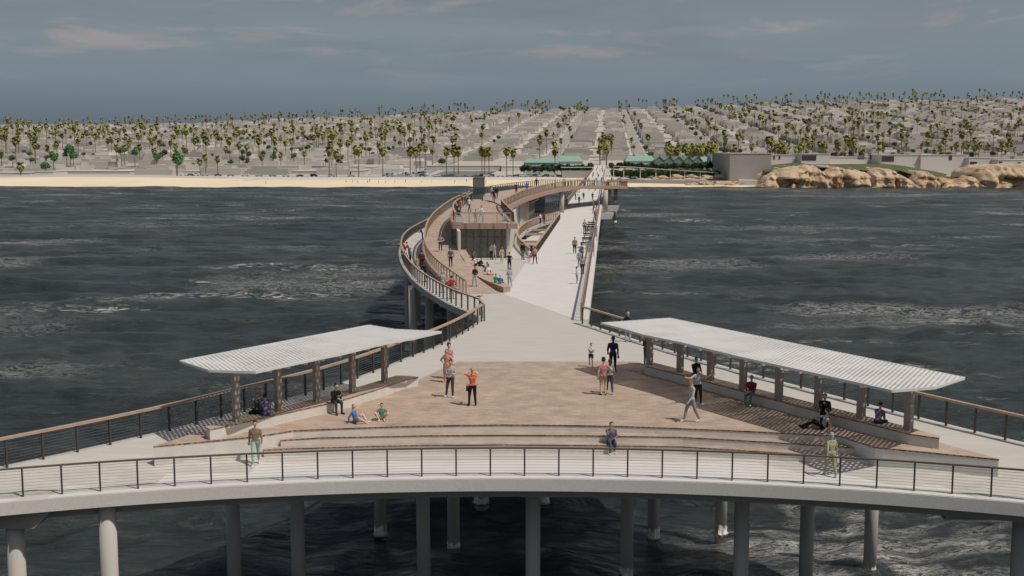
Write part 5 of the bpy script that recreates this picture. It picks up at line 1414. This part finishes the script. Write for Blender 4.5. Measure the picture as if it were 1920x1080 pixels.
near_people = [
 # loc, face (0 = towards the viewer, turning counterclockwise seen from above), ...
 (PH(480,872), 8, 'walk', 'tan', 'mint', 'person in a tan jacket and mint trousers walking on the curved front walkway', dict(hair='dark', shoe='white', skin='t', h=1.74)),
 (PH(1557,893), 190, 'walk2', 'lime', 'olive', 'grey haired person in pale yellow green walking with a white bag', dict(hair='grey', style='bob', shoe='white', fem=True, h=1.66)),
 (Vector((G(1146,832,-.56).x, G(1146,832,-.56).y+.12, -.95)), 5, 'sitphone', 'purple', 'jeans', 'person in a purple sweater and jeans sitting on the lowest brick step', dict(hair='dark', style='bob', shoe='white', h=1.64)),
 (P0(844,745), -10, 'contra', 'lgrey', 'dgrey', 'person in pale top and dark leggings before the two in pink', dict(hair='brown', style='bun', shoe='white', fem=True, sleeve=1)),
 (P0(842,710), 20, 'phone', 'pink', 'pink', 'curly haired person in a pink top standing behind a red haired companion', dict(hair='brown', style='curly', skin='l', sleeve=1, leg=0, fem=True, h=1.75)),
 (P0(838,717), -15, 'hips', 'floral', 'floral', 'red haired person in a pink patterned dress among the plaza group', dict(hair='red', style='long', skin='l', sleeve=1, leg=0, fem=True, h=1.62, dress='floral', shoe='beige')),
 (P0(886,761), 190, 'photo', 'coral', 'black', 'blond person in a bright orange top and black trousers taking a picture', dict(hair='blond', style='pony', skin='l', sleeve=1, fem=True, h=1.70)),
 (P0(666,793), 75, 'aside', 'blue', 'gteal', 'blond child in a blue top sitting sideways on the brick plaza', dict(hair='blond', style='long', skin='l', leg=0, shoe='white', fem=True, h=1.50)),
 (P0(716,787), 5, 'kneeup', 'gteal', 'khaki', 'child in a green shirt sitting with knees up on the brick plaza', dict(hair='dark', skin='l', sleeve=1, leg=0, shoe='white', h=1.32)),
 (P0(1108,688), 0, 'cross', 'white', 'navy', 'boy in a white shirt and navy shorts standing at the back edge of the bricks', dict(hair='brown', skin='l', sleeve=1, leg=0, shoe='white', h=1.26)),
 (P0(1149,699), 172, 'walk', 'navy', 'black', 'tall person in a navy sweater walking behind the hugging couple', dict(hair='black', skin='d', h=1.86)),
 (P0(1131,741), 180, 'hugl', 'pink', 'khaki', 'curly haired person in a pink shirt and khaki shorts with an arm round a companion', dict(hair='brown', style='curly', skin='l', sleeve=1, leg=0, h=1.72)),
 (P0(1143,738), 185, 'walk2', 'grey', 'dgrey', 'long haired person in grey held by the person in pink', dict(hair='brown', style='long', shoe='white', fem=True, h=1.62)),
 (P0(1296,791), -75, 'walk', 'lgrey', 'grey', 'person in a pale grey shirt and grey trousers striding across the right of the plaza', dict(hair='red', skin='l', shoe='white', h=1.80)),
 (P0(1308,758), 10, 'spread', 'lgrey', 'black', 'person with outstretched arms in a pale top and dark jeans near the right bench', dict(hair='brown', style='bob', shoe='white', fem=True, sleeve=1, h=1.66)),
 (Vector((G(1299,704,.45).x+.15, G(1299,704,.45).y, .0)), 20, 'sit', 'black', 'black', 'dark dressed person seated on the right bench behind the person with outstretched arms', dict(hair='black', skin='m')),
 (P0(1212,684), 10, 'phone', 'brown', 'jeans', 'long haired person in jeans standing at the far end of the right bench', dict(hair='brown', style='long', fem=True, h=1.68)),
 (P0(1177,641), 160, 'hips', 'dgrey', 'lgrey', 'grey haired person with a dark backpack leaning at the right railing', dict(hair='grey', skin='l', shoe='dgrey', sleeve=1, h=1.76)),
 (Vector((G(1409,741,.45).x, G(1409,741,.45).y+.05, .0)), -30, 'sit', 'maroon', 'gteal', 'person in a maroon sweater seated on the front of the right bench', dict(hair='dark', skin='t', shoe='white')),
 (Vector((G(1547,778,.45).x, G(1547,778,.45).y+.1, .0)), -15, 'sitphone', 'black', 'black', 'person in a black top seated on the right bench above the reclining person', dict(hair='brown', style='bob', skin='t')),
 (P0(1543,805), -110, 'recline', 'lgrey', 'black', 'person in grey and black sitting on the bricks against the right bench', dict(hair='brown', skin='t', sleeve=1)),
 (Vector((G(1645,794,.45).x, G(1645,794,.45).y, .0)), 130, 'sitlean', 'purple', 'navy', 'person in a purple grey jacket seated facing the sea on the right bench', dict(hair='black', skin='m')),
 (Vector((G(488,776,.45).x, G(488,776,.45).y, .0)), -110, 'sitphone', 'dgrey', 'black', 'person in dark clothes and a red cap seated facing the sea on the left bench', dict(hair='red', skin='t')),
 (Vector((G(500,778,.45).x, G(500,778,.45).y-.1, .0)), 200, 'sitlean', 'purple', 'jeans', 'person in a purple jacket seated on the left bench beside the dark dressed one', dict(hair='black', skin='m')),
 (Vector((G(627,755,.45).x, G(627,755,.45).y, .0)), 35, 'sitlean', 'black', 'dgrey', 'person in a black jacket with a topknot seated at the middle of the left bench', dict(hair='black', style='bun', skin='t')),
]
for loc, face, pose, top, bot, lab, kw in near_people:
    p = person(loc, face, pose, top, bot, lab, fine=True, **kw)
bk_ = thing('backpack', 'dark backpack worn by the grey haired person at the right railing', 'bag', G(1177,641,0)+Vector((-.06, -.16, 1.12)), math.radians(160))
mb = MB(); caps(mb, (0, .04, .06), (0, .04, .34), .15, .13, 12, .6, 3); mb.build('pack', paint(CC['black']), bk_, True)
MB().box((0, -.05, .14), (.20, .06, .18)).build('pocket', paint(CC['dgrey']), bk_)
def handbag(loc, c, lab):
    t = thing('handbag', lab, 'bag', loc); mb = MB(); mb.box((0, 0, .12), (.09, .26, .2), 0, .85); mb.build('bag', paint(CC[c]), t)
    MB().tube([(0, -.09, .2), (0, -.06, .32), (0, .06, .32), (0, .09, .2)], .012, 6).build('strap', paint(CC[c]), t)
q = PH(1557,893); handbag(q+Vector((.27, .12, .52)), 'white', 'white handbag held by the person in pale yellow green clothes')
q = P0(886,761); handbag(q+Vector((-.24, .02, .66)), 'black', 'small black bag at the hip of the person in orange')
q = P0(1146,700)
# people on the ramps, the promenade, the terrace
mid = [
 (1,826,472,0,'hips','grey','dgrey','in a grey shirt and dark jeans standing high on the terracotta ramp','black','short',1.75),
 (1,845,501,0,'walk','purple','navy','in a long purple top walking down the terracotta ramp','dark','short',1.80),
 (1,890,537,5,'contra','black','lgrey','in an open black jacket and grey trousers low on the terracotta ramp','brown','long',1.70),
 (0,955,507,170,'hips','black','black','in dark clothes standing above the pale dressed one by the ledge','red','bun',1.70),
 (0,956,540,175,'contra','lgrey','lgrey','in pale grey clothes at the tip of the seating ledge','grey','short',1.70),
 (0,980,487,150,'stand','black','gteal','in a black jacket left of the deck opening tip','brown','short',1.82),
 (0,992,492,0,'walk','white','pink','in pink shorts, a child left of the peach shirt','black','short',1.36),
 (0,1003,495,160,'walk','peach','navy','in a peach shirt and navy trousers beside the deck opening','brown','short',1.74),
 (0,941,494,0,'walk2','peach','lgrey','in a peach top walking before the kiosk','red','bob',1.66),
 (0,921,487,20,'phone','grey','black','left of the pair in front of the kiosk glass','dark','bob',1.62),
 (0,927,487,-20,'photo','lgrey','lgrey','right of the pair in front of the kiosk glass','brown','long',1.66),
 (0,767,484,-100,'lean','red','jeans','in a red top at the outer rail, right one of the red pair','black','short',1.74),
 (0,760,482,-95,'lean','red','dgrey','in a red top at the outer rail, left one of the red pair','black','short',1.72),
 (0,763,496,-70,'lean','lgrey','jeans','in pale blue at the outer rail below the red pair','black','short',1.70),
 (0,770,497,-60,'stand','lgrey','navy','in a pale sweater and navy jeans below the red pair','grey','short',1.74),
 (0,782,504,20,'stand','yellow','cream','in yellow, a child on the low concrete ramp','blond','bob',1.15),
 (0,791,505,185,'walk','maroon','black','in a maroon jacket walking away on the low concrete ramp','black','short',1.78),
 (0,798,529,-50,'lean','black','dgrey','in a black hooded jacket leaning on the outer rail','brown','hood',1.76),
 (0,830,549,175,'point','lgrey','lgrey','in pale clothes reaching to the rail on the low concrete ramp','grey','short',1.72),
 (0,847,561,180,'hips','red','grey','in a red shirt and grey trousers near the start of the low ramp','dark','short',1.78),
 (0,792,452,-90,'lean','black','black','in black at the outer rail far up the low ramp','black','short',1.76),
 (2,880,397,50,'walk','white','jeans','in white and jeans walking on the roof terrace','blond','short',1.72),
 (2,857,402,-90,'lean','khaki','dgrey','in khaki at the left rail of the roof terrace','black','short',1.82),
 (2,864,399,-50,'stand','peach','pink','in peach at the left side of the roof terrace','brown','long',1.66),
 (2,868,389,-90,'lean','brown','tan','in brown at the far left rail of the roof terrace','brown','short',1.76),
 (2,876,384,60,'stand','grey','dgrey','in dark grey by the white tub left of the lift','black','short',1.76),
 (2,859,411,20,'sit','navy','jeans','in a navy top seated at the front left corner of the terrace','black','short',1.70),
 (2,892,417.5,0,'stand','beige','grey','in a beige shirt, a child at the front rail of the terrace','brown','short',1.36),
 (2,902,417,0,'contra','white','white','in white clothes at the front rail of the terrace','brown','short',1.74),
 (2,945,415,40,'lean','dgrey','white','in a dark hat leaning at the right end of the front rail','black','hood',1.74),
 (2,926,380,180,'walk','black','jeans','in black walking away beside the lift','black','short',1.80),
 (2,931,373,180,'stand','black','dgrey','in dark clothes behind the one in black beside the lift','red','short',1.74),
 (2,921,371,150,'stand','white','pink','in white and pink right of the lift','brown','bob',1.70),
 (3,968,364,180,'walk','maroon','black','in maroon on the curving bridge at its left start','black','short',1.76),
 (3,988,361,170,'stand','blue','blue','in blue on the curving bridge','brown','bob',1.74),
 (3,1006,352,180,'walk','black','dgrey','in black on the far side of the curving bridge','black','short',1.76),
 (3,1041,353,60,'stand','pink','dgrey','in pink at the near rail of the curving bridge','brown','short',1.70),
 (3,1058,350,0,'walk','cream','dgrey','in a cream top in the middle of the curving bridge','grey','short',1.78),
 (3,1099,342,0,'stand','navy','black','in navy left of the pair on the curving bridge','black','short',1.74),
 (3,1104,342,0,'stand','maroon','black','in maroon right of the pair on the curving bridge','black','short',1.70),
 (3,1128,341,180,'walk','dgrey','black','in dark grey at the right turn of the curving bridge','black','short',1.78),
 (3,1147,341,180,'walk','brown','dgrey','in brown at the outer end of the curving bridge','black','short',1.74),
 (3,1118,341,180,'stand','navy','navy','in navy blue between others near the right turn of the bridge','brown','short',1.72),
 (0,1096,436.5,180,'stand','grey','navy','in a grey green shirt seen from behind on the promenade','black','short',1.80),
 (0,1077.5,476,0,'stand','tan','black','in a tan shirt standing in the middle of the promenade','black','short',1.82),
 (0,1090,489,165,'point','purple','jeans','in a purple shirt pointing by the notice boards','black','short',1.76),
 (0,1086,501,160,'stand','lgrey','grey','in grey behind the one in purple on the promenade','black','short',1.70),
 (0,1092,514,180,'stand','beige','dgrey','in a beige top with long hair near the right railing','brown','long',1.72),
 (0,1081,532,90,'stand','cream','jeans','with long hair and jeans, a girl on the promenade','brown','long',1.46),
 (0,1085.7,382.5,0,'walk','black','black','in black walking in the shade under the bridge, left one','black','short',1.74),
 (0,1094,374.5,0,'walk2','black','black','in black walking under the bridge, farther one in the middle','black','short',1.76),
 (0,1111,375.5,0,'walk','black','dgrey','in black walking under the bridge, right one','black','short',1.78),
 (0,1116,359,0,'walk','dgrey','dgrey','in dark grey farther away on the promenade under the bridge','dark','short',1.74),
 (0,1079,374.5,60,'stand','maroon','black','in a dark dress by the left rail under the bridge','black','long',1.68),
 (0,1083,366,-80,'lean','peach','white','in peach at the left rail farther under the bridge','grey','short',1.72),
 (0,1086,361,-80,'lean','white','pink','in white at the left rail farthest under the bridge','brown','short',1.72),
 (0,1112,401,80,'lean','maroon','black','in maroon in the group by the right railing','black','short',1.76),
 (0,1114.5,408,75,'lean','peach','navy','in peach in the group by the right railing','red','short',1.76),
 (0,1117,413,90,'lean','pink','black','in pink, nearest of the group by the right railing','black','short',1.76),
 (0,1112.5,393,85,'stand','khaki','dgrey','in khaki, farthest of the group by the right railing','black','short',1.78),
 (0,1013,420,60,'stand','white','black','in a white top on the path left of the opening','black','short',1.72),
 (0,1020,420,150,'stand','red','dgrey','in a rust red top on the path left of the opening','red','long',1.72),
 (0,904,472,0,'stand','dgrey','black','standing behind the kiosk counter','black','short',1.76),
 (0,862,476,0,'stand','navy','black','standing at the left inside the kiosk','black','short',1.74),
]
def onz(k, x, y):
    if k == 0: p = G(x, y, .007)
    elif k == 1: p = GI(x, y, lambda X, Y: z1(X, Y)+.012)
    elif k == 2: p = GI(x, y, lambda X, Y: zb(Y), 115, 300); p.z += .01
    else: p = GI(x, y, lambda X, Y: zb(Y)+.013, 140, 400)
    return p
SKq = ['t', 'l', 'm', 't', 'l', 't']
for i, (k, x, y, face, pose, top, bot, lab, hr, st, h) in enumerate(mid):
    p = onz(k, x, y)
    if 'kiosk counter' in lab: p.y = 127.2; p.x = (x-960)*127.2/F
    if 'inside the kiosk' in lab: p.y = 125.5; p.x = (x-960)*125.5/F
    person(p, face, pose, top, bot, 'person '+lab, hr, st, SKq[i % 6], 2 if i % 3 else 1, 0 if 'shorts' in lab else 2, 'white' if i % 4 == 0 else 'black', h, st in ('long', 'bob', 'bun'))
seat = [(862,466,.45,62,'sit','dgrey','gteal','in dark grey seated highest on the ledge','black','short'), (873,481,.45,62,'sit','pink','lgrey','in pink seated second from the top of the ledge','black','curly'),
        (887,488,.45,62,'sitphone','brown','dgrey','with yellow scarf and brown top seated on the ledge','red','long'), (899,499,.45,62,'sitlean','black','dgrey','in a dark top seated in the middle of the ledge','black','short'),
        (910,509,.45,62,'sitlean','grey','dgrey','in grey seated lower on the ledge','brown','short'), (892,498,.45,50,'recline','white','navy','in white half lying on the ledge','brown','short'),
        (916,515,.45,40,'crossleg','white','peach','in white and peach sitting cross legged on the ledge','brown','bun'), (929,530,.45,160,'floor','green','green','in bright green, a child low on the ledge seen from behind','black','short'),
        (937.5,532,.45,165,'floor','blue','blue','in blue, a blond child low on the ledge beside the green one','blond','short')]
for x, y, z, face, pose, top, bot, lab, hr, st in seat:
    p = G(x, y, .45)
    if pose.startswith('sit'): p.z = .0
    person(p, face, pose, top, bot, 'person '+lab, hr, st, 't', 2, 2, 'black', 1.36 if 'child' in lab else 1.72, st in ('long', 'curly', 'bun'))
# crowd at the landing and on the far promenade
rr_ = random.Random(9)
cr_ = ['black', 'white', 'red', 'navy', 'pink', 'grey', 'maroon', 'beige', 'blue']
crowd = [(1112,318),(1116,314),(1119,320),(1123,312),(1127,318),(1131,313),(1134,320),(1137,315),(1121,325),(1129,326),(1135,327),(1115,324),(1126,308.5),(1133,309)]
for i, (x, y) in enumerate(crowd):
    Y = 330+ (327-y)*21; x_ = XR(Y)-rr_.uniform(.8, 6)
    c = rr_.choice(cr_); person((x_, Y, .008), rr_.choice([0, 180, 20, 200]), rr_.choice(['walk', 'walk2', 'stand']), c, rr_.choice(['black', 'jeans', 'grey']), 'person in %s in the distant crowd walking at the shore end of the promenade' % {'navy': 'navy blue'}.get(c, c), rr_.choice(['black', 'brown']), 'short', 't', 2, 2, 'black', 1.74, group='distant crowd at the shore end of the promenade')
bx = [(650,'leftmost'),(662,'second from left'),(672,'third from left'),(690,'fourth from left'),(694,'fifth from left'),(711,'sixth from left'),(724,'seventh from left'),(741,'eighth from left'),(761,'ninth from left'),(791,'tenth from left'),(810,'eleventh from left'),(853,'twelfth from left'),(875,'thirteenth from left'),(911,'fourteenth from left'),(500,'alone far left'),(1282,'left of two right of the pier'),(1290,'right of two right of the pier')]
for x, w in bx:
    Y = 672+rr_.uniform(-5, 8); X = (x-960)*Y/F; c = rr_.choice(['black', 'brown', 'dgrey', 'navy'])
    pz = 'crossleg' if x in (791, 810) else 'walk'
    person((X, Y, land(X, Y)+.22), rr_.choice([90, 270, 20]), pz, c, c, 'tiny dark dressed person on the sand, %s' % w, 'dark', 'short', 't', 1, 0, 'brown', 1.78)
# gulls
def gull(loc, rz, lab, fly):
    t = thing('gull', lab, 'gull', loc, rz)
    mb = MB(); caps(mb, (0, .14, .10), (0, -.10, .14), .035, .075, 10, 1, 3); caps(mb, (0, -.12, .16), (0, -.19, .24), .045, .045, 10, 1, 3); caps(mb, (0, .12, .10), (0, .28, .08), .03, .012, 8, .5, 2)
    if not fly:
        for s in (-1, 1): mb.tube([(s*.03, 0, .08), (s*.03, 0, -.0)], .008, 5)
    mb.build('body', paint((.62, .61, .60)), t, True)
    MB().tube([(0, -.22, .245), (0, -.29, .235)], .014, 6, .004).build('bill', paint((.5, .32, .06)), t)
    for s in (-1, 1):
        if fly: w_ = MB().ribbon([(0+s*.04, -.08), (s*.32, -.14), (s*.68, .02)], [(s*.04, .08), (s*.32, .05), (s*.66, .06)], [.17, .30, .22], [.17, .28, .21], .014)
        else: w_ = MB().ribbon([(s*.075, -.06), (s*.09, .06), (s*.05, .26)], [(s*.05, -.06), (s*.06, .06), (s*.03, .26)], [.19, .18, .13], [.08, .08, .10], .012)
        w_.build('wing', paint((.30, .31, .32)), t)
g0 = G(893, 591, 0); gull((g0.x+.25, g0.y+.2, 1.17), 1.2, 'white gull perched on the timber rail where the low ramp meets the plaza', False)
g0 = G(989, 434, 1.4); gull(g0, 2.0, 'pale gull with spread wings flying over the deck opening', True)

# ------------------------------------------------------------------ sky, sun, camera
SUN = Vector((.54, -.36, 1.05)).normalized()
elev = math.asin(SUN.z); az = math.atan2(SUN.x, SUN.y)
w = bpy.data.worlds.new('World'); SC.world = w; w.use_nodes = True; nt = w.node_tree; N, L = nt.nodes, nt.links
bg = N['Background']; sky = N.new('ShaderNodeTexSky'); sky.sky_type = 'NISHITA'; sky.sun_disc = False; sky.sun_elevation = elev; sky.sun_rotation = az
sky.air_density = 1.0; sky.dust_density = 1.5; sky.ozone_density = 1.0
tint = N.new('ShaderNodeMix'); tint.data_type = 'RGBA'; tint.blend_type = 'MULTIPLY'; tint.inputs[0].default_value = 1; tint.inputs[7].default_value = (1.12, .98, .80, 1); L.new(sky.outputs[0], tint.inputs[6]); L.new(tint.outputs[2], bg.inputs[0]); bg.inputs[1].default_value = .075
tc = N.new('ShaderNodeTexCoord'); sp = N.new('ShaderNodeSeparateXYZ'); L.new(tc.outputs['Generated'], sp.inputs[0])
cr = N.new('ShaderNodeValToRGB'); mr = N.new('ShaderNodeMapRange'); mr.inputs[1].default_value = 0; mr.inputs[2].default_value = .16; L.new(sp.outputs[2], mr.inputs[0]); L.new(mr.outputs[0], cr.inputs[0])
e = cr.color_ramp.elements; e[0].position = 0; e[0].color = (.085, .109, .137, 1); e[1].position = 1; e[1].color = (.125, .148, .172, 1)
for p_, c_ in ((.12, (.092, .118, .147)), (.35, (.145, .180, .208)), (.62, (.165, .198, .222)), (.82, (.143, .172, .198))):
    x_ = e.new(p_); x_.color = c_+(1,)
def cloud(sc, scl, a, b, col, fac, prev, det=7, rot=0.0):
    mp = N.new('ShaderNodeMapping'); mp.inputs['Scale'].default_value = scl; mp.inputs['Location'].default_value = (sc*.37, 1.3, .2); mp.inputs['Rotation'].default_value = (0, rot, 0); L.new(tc.outputs['Generated'], mp.inputs['Vector'])
    nz = N.new('ShaderNodeTexNoise'); nz.inputs['Scale'].default_value = sc; nz.inputs['Detail'].default_value = det; nz.inputs['Roughness'].default_value = .55; nz.inputs['Distortion'].default_value = .4; L.new(mp.outputs[0], nz.inputs['Vector'])
    m_ = N.new('ShaderNodeMapRange'); m_.inputs[1].default_value = a; m_.inputs[2].default_value = b; m_.inputs[4].default_value = fac; L.new(nz.outputs['Fac'], m_.inputs[0])
    # only above the haze near the horizon
    h_ = N.new('ShaderNodeMapRange'); h_.inputs[1].default_value = .045; h_.inputs[2].default_value = .085; L.new(sp.outputs[2], h_.inputs[0])
    mu = N.new('ShaderNodeMath'); mu.operation = 'MULTIPLY'; L.new(m_.outputs[0], mu.inputs[0]); L.new(h_.outputs[0], mu.inputs[1])
    mx = N.new('ShaderNodeMix'); mx.data_type = 'RGBA'; L.new(mu.outputs[0], mx.inputs[0]); L.new(prev, mx.inputs[6]); mx.inputs[7].default_value = col+(1,); return mx.outputs[2]
c1 = cloud(3.2, (1.1, 1, 7), .46, .68, (.155, .165, .185), .42, cr.outputs[0])
c2 = cloud(9.0, (1.0, 1, 5.5), .57, .72, (.29, .25, .245), .62, c1, 10, .12)
c3 = cloud(4.1, (1.2, 1, 8), .50, .72, (.085, .108, .14), .30, c2, 6, -.1)
bg2 = N.new('ShaderNodeBackground'); L.new(c3, bg2.inputs[0]); bg2.inputs[1].default_value = 1.30
mxs = N.new('ShaderNodeMixShader'); mm = N.new('ShaderNodeMapRange'); mm.inputs[1].default_value = .14; mm.inputs[2].default_value = .42; mm.interpolation_type = 'SMOOTHSTEP'; L.new(sp.outputs[2], mm.inputs[0])
L.new(mm.outputs[0], mxs.inputs[0]); L.new(bg2.outputs[0], mxs.inputs[1]); L.new(bg.outputs[0], mxs.inputs[2]); L.new(mxs.outputs[0], N['World Output'].inputs['Surface'])
sl = bpy.data.lights.new('sun', 'SUN'); sl.energy = 3.0; sl.angle = math.radians(.6); sl.color = (1, .94, .855)
so = bpy.data.objects.new('sun', sl); COL.objects.link(so); so.rotation_euler = SUN.to_track_quat('Z', 'Y').to_euler(); so.location = (0, 0, 100)
cd = bpy.data.cameras.new('camera'); cam = bpy.data.objects.new('camera', cd); COL.objects.link(cam); cd.sensor_width = 36; cd.lens = F/1920*36
cam.location = (0, 0, CAMH); cam.rotation_euler = (PI/2-TH, 0, 0); cd.clip_start = .5; cd.clip_end = 20000; SC.camera = cam
SC.view_settings.view_transform = 'Standard'; SC.view_settings.look = 'None'; SC.view_settings.exposure = 0.0; SC.view_settings.gamma = 1
SC.cycles.max_bounces = 6; SC.cycles.transparent_max_bounces = 16
